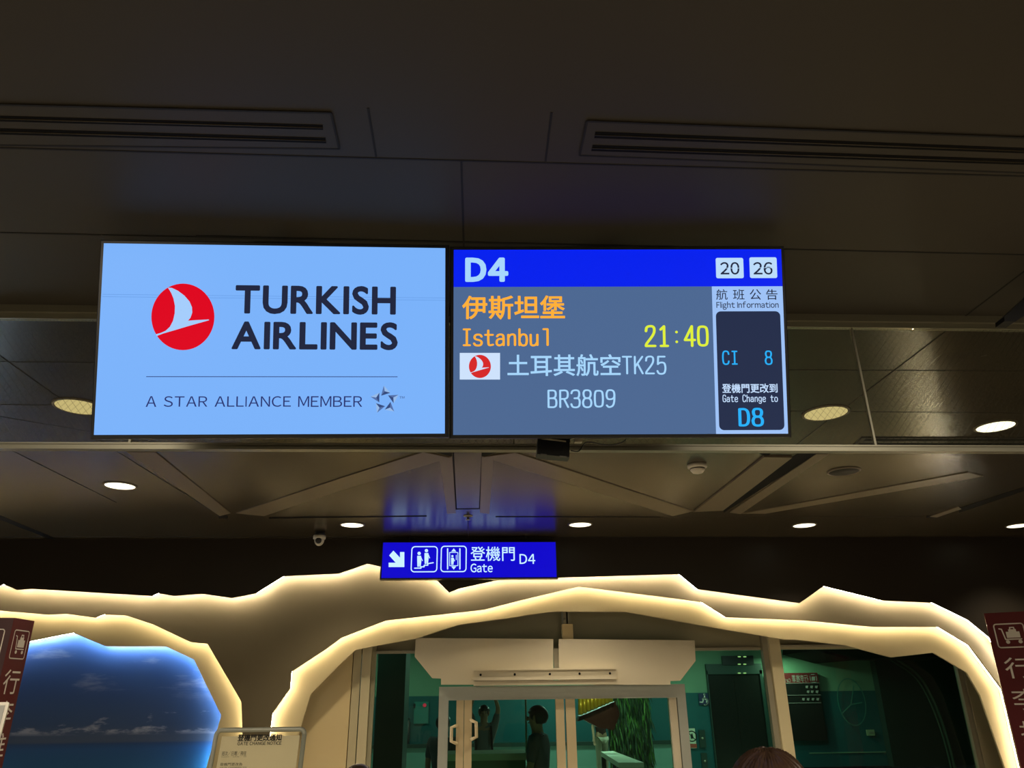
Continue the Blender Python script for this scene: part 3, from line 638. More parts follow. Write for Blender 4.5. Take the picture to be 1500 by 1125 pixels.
# ------------------------------------------------------------------ sea and sky mural in the left arch
def mural_mat():
    m = bpy.data.materials.new('sea_sky_print'); m.use_nodes = True; nt = m.node_tree; b = nt.nodes['Principled BSDF']; b.inputs['Roughness'].default_value = .5
    L = nt.links.new; N = nt.nodes.new
    tc = N('ShaderNodeTexCoord'); sp = N('ShaderNodeSeparateXYZ'); L(tc.outputs['Object'], sp.inputs[0])
    # height 0 = horizon of the printed picture (object origin sits there)
    rmp = N('ShaderNodeValToRGB'); mr = N('ShaderNodeMapRange'); mr.inputs[1].default_value = -1.2; mr.inputs[2].default_value = 1.2; L(sp.outputs[2], mr.inputs[0]); L(mr.outputs[0], rmp.inputs[0])
    cr = rmp.color_ramp; cr.elements[0].position = 0; cr.elements[0].color = (.006, .06, .14, 1); cr.elements[1].position = 1; cr.elements[1].color = (.036, .09, .25, 1)
    for p, c in ((.40, (.007, .075, .17, 1)), (.478, (.006, .055, .16, 1)), (.496, (.008, .036, .11, 1)), (.502, (.036, .055, .095, 1)), (.56, (.017, .042, .100, 1)), (.75, (.016, .050, .15, 1))):
        e = cr.elements.new(p); e.color = c
    mp = N('ShaderNodeMapping'); mp.inputs['Scale'].default_value = (.8, 1, 4.2); mp.inputs['Location'].default_value = (3.1, 0, 1.7); L(tc.outputs['Object'], mp.inputs[0])
    n1 = N('ShaderNodeTexNoise'); n1.inputs['Scale'].default_value = 1.5; n1.inputs['Detail'].default_value = 9; n1.inputs['Roughness'].default_value = .62; L(mp.outputs[0], n1.inputs['Vector'])
    c1 = N('ShaderNodeMapRange'); c1.inputs[1].default_value = .55; c1.inputs[2].default_value = .78; c1.inputs[4].default_value = .5; L(n1.outputs['Fac'], c1.inputs[0])
    up = N('ShaderNodeMapRange'); up.inputs[1].default_value = .28; up.inputs[2].default_value = .5; L(sp.outputs[2], up.inputs[0])
    ml = N('ShaderNodeMath'); ml.operation = 'MULTIPLY'; L(c1.outputs[0], ml.inputs[0]); L(up.outputs[0], ml.inputs[1])
    # cumulus row just over the horizon
    mp2 = N('ShaderNodeMapping'); mp2.inputs['Scale'].default_value = (2.6, 1, 9); L(tc.outputs['Object'], mp2.inputs[0])
    n2 = N('ShaderNodeTexNoise'); n2.inputs['Scale'].default_value = 1.2; n2.inputs['Detail'].default_value = 8; n2.inputs['Roughness'].default_value = .6; L(mp2.outputs[0], n2.inputs['Vector'])
    hz = N('ShaderNodeMapRange'); hz.inputs[1].default_value = .42; hz.inputs[2].default_value = .75; hz.inputs[3].default_value = -.02; hz.inputs[4].default_value = .30; L(n2.outputs['Fac'], hz.inputs[0])
    sb = N('ShaderNodeMath'); sb.operation = 'SUBTRACT'; L(hz.outputs[0], sb.inputs[0]); zo = N('ShaderNodeMath'); zo.operation = 'SUBTRACT'; zo.inputs[1].default_value = .06; L(sp.outputs[2], zo.inputs[0]); L(zo.outputs[0], sb.inputs[1])
    cl = N('ShaderNodeMapRange'); cl.inputs[1].default_value = 0; cl.inputs[2].default_value = .1; cl.inputs[4].default_value = .5; L(sb.outputs[0], cl.inputs[0])
    ab = N('ShaderNodeMapRange'); ab.inputs[1].default_value = .055; ab.inputs[2].default_value = .09; L(sp.outputs[2], ab.inputs[0])
    m3 = N('ShaderNodeMath'); m3.operation = 'MULTIPLY'; L(cl.outputs[0], m3.inputs[0]); L(ab.outputs[0], m3.inputs[1])
    mxx = N('ShaderNodeMath'); mxx.operation = 'MAXIMUM'; L(ml.outputs[0], mxx.inputs[0]); L(m3.outputs[0], mxx.inputs[1])
    mix = N('ShaderNodeMix'); mix.data_type = 'RGBA'; L(mxx.outputs[0], mix.inputs[0]); L(rmp.outputs[0], mix.inputs[6]); mix.inputs[7].default_value = (.36, .36, .40, 1)
    # faint wave bands on the sea
    L(mix.outputs[2], b.inputs['Base Color'])
    return m
hz = at(180, 1087, YM)
mu = MB().box((-7.5, YM, .05), (at(395, 1000, YM).x, YM+.02, CEIL-.3))
tmp = thing('tmp', 'x', 'x', hz)
mural = obj('mural', mu, mural_mat(), tmp); mural.parent = None; mural.location = hz; bpy.data.objects.remove(tmp)
tag(mural, 'wall mural of blue sea, sky and clouds inside the left arch', 'mural')

# ------------------------------------------------------------------ glass front of the gate
YF = 7.82                                   # front of the frame members
def X(x, y=1060, Y=YF): return at(x, y, Y).x
def Zp(y, x=750, Y=YF): return at(x, y, Y).z
hz0 = Zp(957, 560)                          # underside of the header
sur = MB().box((XL, YF-.02, 0), (X(511), YF+.08, CEIL))
sur.box((X(1453), YF+.02, 0), (XR, YF+.08, CEIL))
struct('wall_front', sur, m_cream, 'cream wall beside the glass front, inside the arch')
hd = MB().box((X(512.5), YF+.03, hz0), (X(1453), YF+.10, CEIL))
struct('trim_1', hd, m_olive, 'olive header panel over the glass front')
lb = MB().box((X(545), YF-.01, hz0-.004), (X(1126), YF+.03, hz0+.022)); lb.box((X(1157), YF-.01, hz0+.02), (X(1430), YF+.03, hz0+.042))
struct('trim_2', lb, m_fgrey, 'pale ledge under the header of the glass front')
def post(name, x0, x1, m, Y, d, label, y=1060):
    return struct(name, MB().box((X(x0, y, Y), Y, 0), (X(x1, y, Y), Y+d, CEIL-.02)), m, label)
m_jamb = mat('jamb_beige', (.60, .52, .32), .45)
post('trim_3', 512.7, 524.3, m_jamb, YF-.012, .09, 'outer cream jamb strip left of the glass front', 1047)
post('trim_4', 525.7, 539, m_jamb, YF-.05, .11, 'inner cream jamb strip left of the glass front', 1047)
post('trim_5', 540, 546.5, m_olive, YF, .06, 'dark edge strip beside the left glass', 1047)
post('trim_6', 1140.5, 1157, m_jamb, YF-.06, .12, 'broad cream mullion right of the door', 1047)
post('trim_7', 1130, 1139, m_fgrey, YF-.02, .08, 'grey strip on the left of the broad mullion', 1047)
post('trim_8', 1421, 1427.5, m_fgrey, YF, .06, 'grey strip edging the right glass', 1062)
post('trim_9', 1430, 1452, m_olive, YF-.01, .06, 'olive jamb right of the glass front', 1062)
YG = 7.86
for i, (a, b) in enumerate(((546.5, 643), (1008, 1130), (1157, 1421))):
    wnd = MB().box((X(a, 1060, YG), YG, .02), (X(b, 1060, YG), YG+.01, hz0+.03))
    o = struct('window_%d' % (i+1), wnd, m_glass, ('green-tinted fixed glass left of the door', 'green-tinted fixed glass between door and broad mullion', 'green-tinted fixed glass at the right, under the arch')[i])
zdt = Zp(1004, 820, 7.74)
o = struct('window_4', MB().box((X(643, 1060, YG), YG, zdt-.05), (X(1008, 1060, YG), YG+.01, hz0+.03)), m_glass, 'green-tinted glass transom behind the boards')
# sliding door in its frame
YD = 7.74
door = bpy.data.objects.new('door_1', None); COL.objects.link(door); door.location = (X(820, 1060, YD), YD, 0); door['kind'] = 'structure'; door['label'] = 'glass sliding gate door in a beige metal frame'
dz = zdt; di = Zp(1024, 820, YD)
fm = MB().box((X(642, 1065, YD), YD, 0), (X(656, 1065, YD), YD+.12, dz)); fm.box((X(995.5, 1064, YD), YD, 0), (X(1008.5, 1064, YD), YD+.12, dz)); fm.box((X(656, 1065, YD), YD, di), (X(995.5, 1064, YD), YD+.12, dz))
fm.box((X(656, 1065, YD), YD-.004, di), (X(995.5, 1064, YD), YD, di+.012))
obj('frame', fm, m_dframe, door)
obj('jamb_strip', MB().box((X(984, 1064, YD), YD+.01, 0), (X(994.5, 1064, YD), YD+.09, di+.03)), m_board, door)
def leaf(xa, xb, stiles, name='leaf'):
    l = obj(name, MB().box((X(xa, 1065, YD), YD+.055, .01), (X(xb, 1065, YD), YD+.065, di)), m_glass, door)
    for a, b in stiles: obj('stile', MB().box((X(a, 1070, YD), YD+.035, .01), (X(b, 1070, YD), YD+.085, di+.002)), m_stile, l)
    return l
lf = leaf(656.5, 828.5, ((815.5, 828),)); leaf(830, 984, ((830.5, 844.5),))
post_ = obj('stile', MB().box((X(668, 1070, YD), YD+.02, .01), (X(679, 1070, YD), YD+.075, di)).box((X(679.8, 1070, YD), YD+.02, .01), (X(691, 1070, YD), YD+.075, di)), m_stile, door)
def pull(pts):
    P = [at(x, y, YD-.03) for x, y in pts]
    obj('handle', MB().tube(P, .016, 8).tube([P[0], P[0] + Vector((0,.06,0))], .014, 8).tube([P[-1], P[-1] + Vector((0,.06,0))], .014, 8), m_stile, door)
pull([(669,1063), (661.5,1065.5), (661,1086), (669,1089)]); pull([(690,1055.5), (697.5,1058.5), (698,1079.5), (690,1083)])
# boards over the door
def board(label, pts, Y=7.66):
    return tag(obj('cover_board', MB().prism([at(x, y, Y) for x, y in pts], Vector((0, .018, 0))), m_board), label, 'board')
b1 = board('left of two beige cover boards over the door, cut corner lower left', [(609,934.6), (810.5,936), (810.5,1003), (646,1003), (646,994), (633,993.4), (607.5,962)])
b2 = board('right of two beige cover boards over the door, cut corner lower right', [(818.5,936), (1017.5,938), (1019,968), (996.5,997), (982,997.6), (982,1003), (818.5,1003)])
t = thing('door_track', 'pale metal rail with screw heads across both cover boards', 'rail', at(798, 990, 7.64))
zr0, zr1 = Zp(996, 798, 7.63), Zp(979, 798, 7.63)
xa, xb = X(693.8, 988, 7.63), X(902.5, 988, 7.63)
obj('rail', MB().box((xa, 7.615, zr0), (xb, 7.6595, zr1)).box((xa, 7.600, zr1-.014), (xb, 7.615, zr1)).box((xa, 7.607, zr0), (xb, 7.615, zr0+.03)), m_board, t)
obj('lower_plate', MB().box((xa, 7.625, Zp(1003.4, 798, 7.63)), (X(906, 1000, 7.63), 7.6595, zr0-.004)), m_board, t)
for px_ in (704, 754, 805.5, 849, 893.5): obj('screw', MB().lathe(Vector((X(px_, 987.5, 7.615), 7.615, Zp(987.5, 798, 7.63))), [(.011, 0), (.011, .003), (.006, .006)], 12, Vector((0,-1,0))), m_blackm, t)
lk = MB().box((X(811, 960, 7.68), 7.68, Zp(979, 814, 7.68)), (X(818.5, 960, 7.68), 7.70, Zp(950, 814, 7.68)))
obj('link', lk, m_fgrey, t)
t = thing('hanger_post', 'short cream post from header down to the cover boards', 'bracket', at(831, 920, 7.7))
obj('post', MB().box((X(824, 925, 7.7), 7.7, Zp(938, 831, 7.7)), (X(839.5, 925, 7.7), 7.80, Zp(914, 831, 7.7))), m_cream, t)
obj('clevis', MB().box((X(825, 905, 7.7), 7.71, Zp(914, 831, 7.7)), (X(829.5, 905, 7.7), 7.85, Zp(893, 831, 7.7))).box((X(832, 905, 7.7), 7.71, Zp(914, 831, 7.7)), (X(835, 905, 7.7), 7.85, Zp(893, 831, 7.7))), m_fgrey, t)
obj('bolt', MB().lathe(Vector((X(827, 907, 7.7), 7.71, Zp(907, 831, 7.7))), [(.012, 0), (.012, .008)], 10, Vector((0,-1,0))), m_alu, t)

# ------------------------------------------------------------------ hall mirrored in the glass, built as a real room behind it
m_teal = mat('teal_paint', (.004, .080, .088), .5, 0, .4, .05, 2)
m_mint = mat('mint_paint', (.15, .26, .17), .6, 0, .4, .05, 2)
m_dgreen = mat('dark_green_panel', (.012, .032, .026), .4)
m_roomceil = mat('mirror_room_ceiling', (.05, .06, .05), .7)
YW = 23.0
struct('wall_rear_lower', MB().box((-12, YW, 0), (16, YW+.1, HC)), m_teal, 'teal lower band of the mirrored room wall')
struct('wall_rear_upper', MB().box((-12, YW, HC), (16, YW+.1, 4.2)), m_mint, 'pale green upper band of the mirrored room wall')
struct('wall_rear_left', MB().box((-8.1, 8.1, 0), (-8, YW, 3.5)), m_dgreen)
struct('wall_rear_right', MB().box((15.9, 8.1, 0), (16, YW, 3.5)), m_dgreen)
struct('ceiling_rear', MB().box((-12, 7.95, 3.5), (16, YW+.1, 3.6)), m_roomceil)
YO = YW - .06
fw = Face((0, YO, 0), (1,0,0), (0,0,1), (0,-1,0))
def wbox(x0, y0, x1, y1, Y=YO, d=.05, m=None, name=None, label=None, cat=None, **k):
    A = at(x0, y0, Y); B = at(x1, y1, Y)
    mb = MB().box((A.x, Y, max(.0, B.z)), (B.x, Y+d, A.z))
    o = obj(name, mb, m); return tag(o, label, cat, **k) if label else o
tag(obj('block', MB().box((at(549,1060,12).x, 12, 0), (at(591,1060,12).x, 12.8, 3.5)), m_dgreen), 'dark green pillar added for a dark reflection in the left glass', kind='structure')  # added block in place of a dark reflection in the glass
struct('trim_10', MB().box((at(1190,1124,YO).x, YO+.04, at(1200,1104,YO).z), (at(1420,1104,YO).x, YO+.06, at(1200,1102.5,YO).z)), m_mint, 'thin pale line along the teal wall')
struct('partition', MB().box((-9, 22.2, 0), (at(990,1060,22.2).x, 22.3, at(620,1095,22.2).z)), mat('partition_green', (.13, .25, .21), .4), 'low pale green partition inside the mirrored room')
struct('trim_11', MB().box((-9, 22.15, at(620,1095.5,22.2).z), (at(990,1060,22.2).x, 22.34, at(620,1090,22.2).z)), m_dgreen, 'dark cap rail on the low partition')
# lift
t = thing('lift', 'dark lift doorway with steel surround and lit hood, behind glass', 'lift', at(1075, 1120, YO))
A = at(1036, 988, YO); B = at(1112, 988, YO)
m_steel = mat('dark_steel', (.02, .022, .02), .25, .6)
obj('surround', MB().box((A.x-.03, YO-.06, 0), (A.x, YO+.05, A.z+.1)).box((B.x, YO-.06, 0), (B.x+.08, YO+.05, A.z+.1)).box((A.x-.03, YO-.06, A.z), (B.x+.08, YO+.05, A.z+.28)), m_dgreen, t)
obj('door', MB().box((A.x, YO-.01, 0), ((A.x+B.x)/2-.004, YO+.05, A.z)), m_steel, t); obj('door', MB().box(((A.x+B.x)/2+.004, YO-.01, 0), (B.x, YO+.05, A.z)), m_steel, t)
hA = at(1056, 961, YO); hB = at(1103, 974, YO)
ind = obj('indicator', MB().box((hA.x, YO-.10, hB.z), (hB.x, YO-.02, hA.z)), m_black, t)
m_ll = emit('lift_lamp', srgb(190, 200, 130), 1.2, False)
for yy in (962, 973, 986):
    for xx in (1083, 1091): obj('lamp', MB().ellipsoid(at(xx, yy, YO-.12), .05, .01, .018, 10, 6), m_ll, ind)
# signs and panels by the lift
wbox(1023, 1016, 1039, 1032, d=.02, m=mat('access_blue', (.006, .012, .06), .5), name='access_sign', label='small dark blue wheelchair sign on teal wall beside the lift', cat='sign')
ws = bpy.data.objects['access_sign']; wz = Face((0, YO-.002, 0), (1,0,0), (0,0,1), (0,-1,0)); wm = MB()
sc_ = lambda L: [wz.px(960 + a/8.33, 990 + b/8.33) for a, b in L]
wz.line(wm, sc_([(600,225), (600,280), (632,290), (625,320)]), .035, 0); wz.line(wm, sc_([(545,320), (578,322), (585,285)]), .03, 0)
cc = wz.px(960+605/8.33, 990+312/8.33); wz.line(wm, [(cc[0]+.09*math.cos(k*.3), cc[1]+.09*math.sin(k*.3)) for k in range(-6, 9)], .03, 0)
wz.poly(wm, disc(*wz.px(960+598/8.33, 990+228/8.33), .03, .03, 12), 0)
obj('symbol', wm, m_paintw, ws, False)
wbox(1008.5, 1067, 1020.5, 1096, d=.02, m=mat('notice_white', (.55, .55, .42), .6), name='no_smoking_sign', label='white prohibition notice with red foot on teal wall beside door frame', cat='sign')
ns = bpy.data.objects['no_smoking_sign']; nm = MB(); cc = wz.px(1013.5, 1078.5)
wz.line(nm, [(cc[0]+.13*math.cos(k*.2618), cc[1]+.13*math.sin(k*.2618)) for k in range(25)], .028, 0); wz.line(nm, [(cc[0]-.09, cc[1]+.09), (cc[0]+.09, cc[1]-.09)], .022, 0)
wz.poly(nm, [(cc[0]-.03, cc[1]-.07), (cc[0]+.05, cc[1]-.05), (cc[0]+.02, cc[1]+.08), (cc[0]-.04, cc[1]+.03)], 0)
obj('symbol', nm, m_ink, ns, False)
rb = MB(); wz.poly(rb, [wz.px(*q) for q in ((1009,1089.5), (1020.5,1089.5), (1021,1095.5), (1010,1095.5))], .0005); obj('warning_strip', rb, mat('warning_red', (.35, .05, .03), .6), ns, False)
for nm_, a in (('upper', (1023.5,1069.5,1035,1095)), ('lower', (1027,1103,1039,1140))):
    c_ = wbox(*a, d=.04, m=m_dgreen, name='call_panel', label=f'{nm_} of two dark lift call panels on the teal wall', cat='panel', group='lift call panels')
    p0 = at((a[0]+a[2])/2, a[1]+12, YO-.02); obj('button', MB().lathe(Vector((p0.x, YO, p0.z)), [(.03, 0), (.03, .012)], 12, Vector((0,-1,0))), m_fgrey, c_)
# mirrored information board
YI = YW - .2
t = thing('information_board', 'black information board with maroon header seen in the right glass', 'sign', at(1180, 1040, YI))
A = at(1140, 986, YI); B = at(1196.5, 986, YI); zb_ = at(1180, 1085, YI).z
xr = at(1204, 1030, YI).x; xl = at(1130, 1030, YI).x
obj('panel', MB().box((xl, YI, zb_), (xr, YW-.002, A.z)), m_blackm, t)
zh = at(1180, 1001, YI).z
obj('header', MB().box((xl, YI-.01, zh), (xr, YI, A.z)), m_maroon, t)
fi = Face((0, YI-.014, 0), (1,0,0), (0,0,1), (0,-1,0)); tx = MB()
fi.text(tx, '行李推車', 1160, 988.5, 1184, 999.5, 0, 0, 0, 1, True); fi.text(tx, 'Cart', 1149, 994, 1158, 999.5, 0, 0, 0, 1, True)
P = fi.rr(fi.rect(1187, 988, 1196, 999.5), .03); fi.line(tx, P + [P[0]], .02, 0); fi.poly(tx, [fi.px(*q) for q in ((1189,991), (1194,991), (1194,997), (1189,997))], 0)
for y in (1001, 1018.5, 1030): fi.line(tx, fi.pxs([(1146+(y-1001)*.15, y), (1201.5+(y-1001)*.05, y-.6)]), .012, 0)
for y, xs_ in ((1006.5, (1182, 1189, 1196)), (1013.5, (1184, 1190, 1197)), (1024.5, (1177, 1184, 1191, 1198))):
    for x in xs_: fi.poly(tx, [fi.px(x+a, y+b) for a, b in ((-2,-2), (2,-2), (1,2), (-2,1))], 0)
obj('lettering', tx, mat('board_print', (.22, .19, .18), .6), t, False)
wbox(1269, 1069, 1282, 1077.5, d=.03, m=mat('outlet_cream', (.30, .34, .2), .5), name='wall_outlet', label='small pale wall outlet plate on the teal wall at right', cat='outlet')
o = bpy.data.objects['wall_outlet']; q = at(1276, 1073, YO); obj('socket', MB().box((q.x-.06, YO-.006, q.z-.025), (q.x+.06, YO, q.z+.025)), m_fgrey, o)
rg = MB(); cc = fw.px(1247, 1028); fw.line(rg, [(cc[0]+.40*math.cos(k*.2094), cc[1]+.62*math.sin(k*.2094)) for k in range(31)], .03, .02)
for L in ([(1250,1005), (1246,1032)], [(1232,1046), (1246,1032)], [(1246,1032), (1262,1029)]): fw.line(rg, fw.pxs(L), .03, .02)
tag(obj('wall_emblem', rg, mat('emblem_green', (.04, .20, .16), .5)), 'faint round emblem on the teal wall right of the information board', 'emblem')
ah = MB(); ah.tube([at(x, y, YW-.5) for x, y in chaikin([(1308,962), (1345,985), (1366,1020), (1385,1070), (1400,1128), (1430,1290)], 2)], .05, 8)
ah.tube([at(x-4, y+4, YW-.5) for x, y in chaikin([(1308,962), (1345,985), (1366,1020), (1385,1070), (1400,1128), (1430,1290)], 2)], .03, 8)
struct('trim_12', ah, mat('arch_green', (.05, .09, .06), .95, 0, .05), 'reflected arch outline, built as curved green tubes beyond the glass')  # arch mirrored in the glass, built as tubes
struct('dark_backdrop', MB().box((at(1297,1060,YW-.3).x, YW-.35, 0), (15.8, YW-.05, 3.5)), m_dgreen, 'added dark backdrop at the right of the mirrored room')  # added block that keeps the right end dark
struct('ceiling_bulkhead', MB().prism([Vector((q.x, YW-2.5, q.z)) for q in (at(1195,953,YW-2.5), at(1248,967,YW-2.5), at(1310,962,YW-2.5), at(1420,962,YW-2.5), at(1420,930,YW-2.5), at(1195,930,YW-2.5))], Vector((0, 2.3, 0))), m_blackm, 'dark ceiling bulkhead inside the mirrored room')
# fire point at left
t = thing('fire_point', 'wall fire alarm box with small red light, behind the left glass', 'alarm', at(616, 1040, YO))
A = at(607, 1028, YO); B = at(627, 1060, YO); obj('box', MB().box((A.x, YO, B.z), (B.x, YO+.05, A.z)), mat('alarm_box_teal', (.015, .17, .15), .4), t)
q = at(622, 1033, YO-.03); obj('light', MB().ellipsoid(q, .05, .03, .05, 12, 8), emit('alarm_red', srgb(214, 50, 70), 1.0), t)
q = at(607, 1034, YO-.02); obj('button', MB().box((q.x-.03, YO-.02, q.z-.06), (q.x+.03, YO, q.z+.06)), m_black, t)
q = at(595, 1066, YO-.02)
t = thing('fire_extinguisher', 'slim dark fire extinguisher on the wall behind left glass', 'extinguisher', q)
obj('bottle', MB().lathe(q, [(.09, -.42), (.10, -.38), (.10, .14), (.06, .20), (.03, .22)], 16), m_black, t)
obj('handle', MB().tube([q + Vector((0,0,.2)), q + Vector((.0,-.02,.24)), q + Vector((.10,-.05,.22))], .014, 6), m_blackm, t)
obj('hose', MB().tube([q + Vector((-.03,0,.2)), q + Vector((-.1,.0,.1)), q + Vector((-.1,.0,-.15))], .012, 6), m_blackm, t)
# counter; its thin post stands in for a door edge mirrored in the glass
YC = 9.6
t = thing('service_counter', 'pale counter with white top standing just inside the door', 'counter', (at(725, 1105, YC).x, YC, 0))
zc = at(725, 1104, YC).z; xa, xb = at(648, 1105, YC).x, at(772.5, 1105, YC).x
obj('body', MB().box((xa+.02, YC+.02, 0), (xb-.02, YC+.6, zc-.07)), mat('counter_green', (.14, .22, .13), .5), t)
obj('top', MB().box((xa, YC, zc-.07), (xb, YC+.65, zc)), mat('counter_top', (.50, .56, .40), .35), t)
obj('post', MB().tube([Vector((at(771, 1060, YC).x, YC+.05, zc)), Vector((at(771, 1060, YC).x, YC+.05, at(771, 1018, YC).z))], .012, 8), mat('door_edge_green', (.30, .36, .24), .4), t)
# low white bench
YH = 13.0
t = thing('side_table', 'long white table on black legs inside the right door leaf', 'table', at(910, 1110, YH))
P = [at(880,1100,15.0), at(900,1099.5,15.0), at(944,1115,13.0), at(924,1119.5,13.0)]; zz = .88
P = [Vector((p.x, p.y, zz)) for p in P]; P2 = [atz(x, y, zz) for x, y in ((880,1101), (898,1100), (943,1117), (906,1117))]
obj('top', MB().prism(P2, Vector((0,0,-.08))), mat('bench_white', (.55, .58, .42), .4), t)
for q in (P2[0], P2[2], P2[3], P2[1]):
    ctr = sum(P2, Vector())/4; g = q + (ctr-q)*.15
    obj('leg', MB().box((g.x-.04, g.y-.04, 0), (g.x+.04, g.y+.04, zz-.08)), m_black, t)
# green wall of hanging plants
YP = 18.5
t = thing('plant_wall', 'tall lit green plant wall seen through the right door leaf', 'plants', (at(922, 1100, YP).x, YP, 0))
x0_, x1_ = at(893, 1060, YP).x, at(953, 1060, YP).x; zt_ = 3.45
obj('backing', MB().box((x0_, YP+.15, 0), (x1_, YP+.25, zt_)), m_dgreen, t)
fo = MB(); rnd = random.Random(3)
for i in range(3600):
    x = rnd.uniform(x0_, x1_); z = rnd.uniform(.3, zt_); y = YP + rnd.uniform(-.05, .15); s = rnd.uniform(.012, .035); a = rnd.uniform(-.25, .25); l = rnd.uniform(.15, .40)
    d = Vector((math.sin(a), rnd.uniform(-.6, .1), -math.cos(a))); n = Vector((math.cos(a), rnd.uniform(-.4, .4), math.sin(a)))
    c = Vector((x, y, z)); fo.add([c, c + d*l*.5 + n*s*.5, c + d*l, c + d*l*.5 - n*s*.5], [(0,1,2,3)], rnd.choice((0, 1, 1)))
lo_ = obj('foliage', fo, [mat('leaf_green', (.035, .10, .012), .5, 0, .2, .4, 4), mat('leaf_dark', (.006, .022, .008), .6, 0, .2)], t, False); lo_['kind'] = 'stuff'
for (xx, p, z) in ((906, 5, 2.9), (921, 14, 2.7), (945, 4, 2.40)):
    a_ = at(xx, 1040, YP-.6); l = bpy.data.lights.new('plant_spot', 'SPOT'); l.energy = p*5; l.color = (.75, 1, .35); l.spot_size = math.radians(50); l.spot_blend = .8
    q = bpy.data.objects.new('plant_spot', l); COL.objects.link(q); q.location = (a_.x, YP-.7, 3.3); q.rotation_euler = (math.radians(28), 0, 0); q.parent = t; q.location = q.location - t.location
# gold and red hanging lantern
YL = 16.0
t = thing('gold_lantern', 'gold scalloped hanging ornament with dark red body behind the right leaf', 'ornament', at(870, 1040, YL))
ctr = at(871, 1036, YL)
m_gold = mat('gold_tiles', (.62, .36, .03), .35, .4); m_dred = mat('lacquer_red', (.07, .012, .010), .4)
g = MB()
for k in range(9):
    x = ctr.x - .30 + k*.075; z = ctr.z - .12 + k*.028
    g.tube([Vector((x, YL-.12, z)), Vector((x+.03, YL, z+.34))], .05, 8)
obj('roof', g, m_gold, t)
obj('ridge', MB().tube([Vector((ctr.x-.34, YL, ctr.z+.22)), Vector((ctr.x+.38, YL, ctr.z+.50))], .05, 8), m_dred, t)
obj('body', MB().prism([ctr + Vector(q) for q in ((-.12,.02,-.10), (.42,.02,.10), (.50,.02,-.12), (.36,.02,-.42), (.05,.02,-.36), (-.22,.02,-.22), (-.34,.02,-.25), (-.30,.02,-.16))], Vector((0, .3, 0))), m_dred, t)
l = bpy.data.lights.new('added_lantern_spot', 'SPOT'); l.energy = 60; l.color = (1, .85, .5); l.spot_size = math.radians(40); l.spot_blend = .8  # added spot to brighten the gold, no lamp seen there
q = bpy.data.objects.new('added_lantern_spot', l); COL.objects.link(q); q.parent = t; q.location = (.0, -1.4, 1.0); q.rotation_euler = (math.radians(54), 0, 0)
obj('hanging_cord', MB().tube([Vector((ctr.x+.05, YL+.1, ctr.z+.3)), Vector((ctr.x+.05, YL+.1, 3.5))], .012, 6), m_black, t)

# ------------------------------------------------------------------ totems with luggage cart sign
def cart_icon(F_, mb, bx, h, s=1):
    a, c, b, d = bx; L = lambda u, v: (a + (b-a)*u, c + (d-c)*v); wl = (b-a)*.045
    P = F_.rr(bx, (b-a)*.09); F_.line(mb, P + [P[0]], wl, h)
    F_.line(mb, [L(.16,.80), L(.24,.78), L(.30,.34), L(.84,.34)], wl, h)
    F_.poly(mb, [L(.36,.40), L(.82,.40), L(.82,.66), L(.36,.66)], h)
    F_.poly(mb, [L(.46,.66), L(.72,.66), L(.72,.76), L(.46,.76)], h); F_.line(mb, [L(.52,.76), L(.53,.84), L(.66,.84), L(.67,.76)], wl, h)
    F_.poly(mb, disc(*L(.36,.23), (b-a)*.07, (b-a)*.07, 14), h); F_.poly(mb, disc(*L(.78,.23), (b-a)*.07, (b-a)*.07, 14), h)
    return mb
# right totem: broad face turned to the viewer
YT = 6.3
a = at(1441, 898.5, YT); ang = math.radians(-33); u = Vector((math.cos(ang), math.sin(ang), 0)); n = Vector((u.y, -u.x, 0))
fT = Face(a, u, (0,0,1), n); Wt = .30
t = thing('cart_sign_totem', 'maroon luggage cart totem sign at the right, white trolley pictogram', 'sign', (a.x + u.x*Wt/2, a.y, 0))
obj('body', MB().prism([fT.P(0, -a.z+.03), fT.P(Wt, -a.z+.03), fT.P(Wt, 0), fT.P(0, 0)], -n*.10), m_maroon, t)
obj('plinth', MB().obox(fT.P(Wt/2, -a.z+.015, -.05), u, n, Vector((0,0,1)), Wt/2+.03, .14, .015), m_black, t)
tx = MB(); c_ = fT.px(1477, 931); s_ = .205
cart_icon(fT, tx, (Wt/2-s_/2, c_[1]-s_/2*.88, Wt/2+s_/2, c_[1]+s_/2*.88), .001)
ch = .19; y_ = fT.px(1488, 963)[1]; dy_ = fT.px(1486, 963)[1] - fT.px(1497, 1009)[1]
for k, cH in enumerate('行李推車'):
    V, F, _e = glyph2d(cH); fT.flat(tx, V, F, (Wt/2-ch/2, y_-ch*.82-k*dy_, Wt/2+ch/2, y_-k*dy_), .001)
obj('lettering', tx, m_paintw, t, False)
# left totem: two faces visible, corner towards the viewer
YT2 = 4.2
c0 = at(21, 905, YT2); cr_ = at(51, 908, YT2+.18); u = (Vector((cr_.x, cr_.y, 0)) - Vector((c0.x, c0.y, 0))); Wr = u.length; u.normalize(); n = Vector((u.y, -u.x, 0)); Wr = max(Wr, .18)
fR = Face(c0, u, (0,0,1), n)
v2 = Vector((-math.cos(math.radians(12)), -math.sin(math.radians(12))*.4, 0)).normalized(); n2 = Vector((v2.y, -v2.x, 0)); n2 = n2 if n2.y < 0 else -n2
fL = Face(c0, -v2, (0,0,1), n2)
Wl = .5
t = thing('cart_sign_totem', 'maroon luggage cart totem sign at the left edge, beside the mural', 'sign', (c0.x, c0.y, 0))
top = [c0, c0 + u*Wr, c0 + u*Wr + v2*Wl, c0 + v2*Wl]
obj('body', MB().prism([Vector((p.x, p.y, .03)) for p in top], Vector((0,0,c0.z-.03))), m_maroon, t)
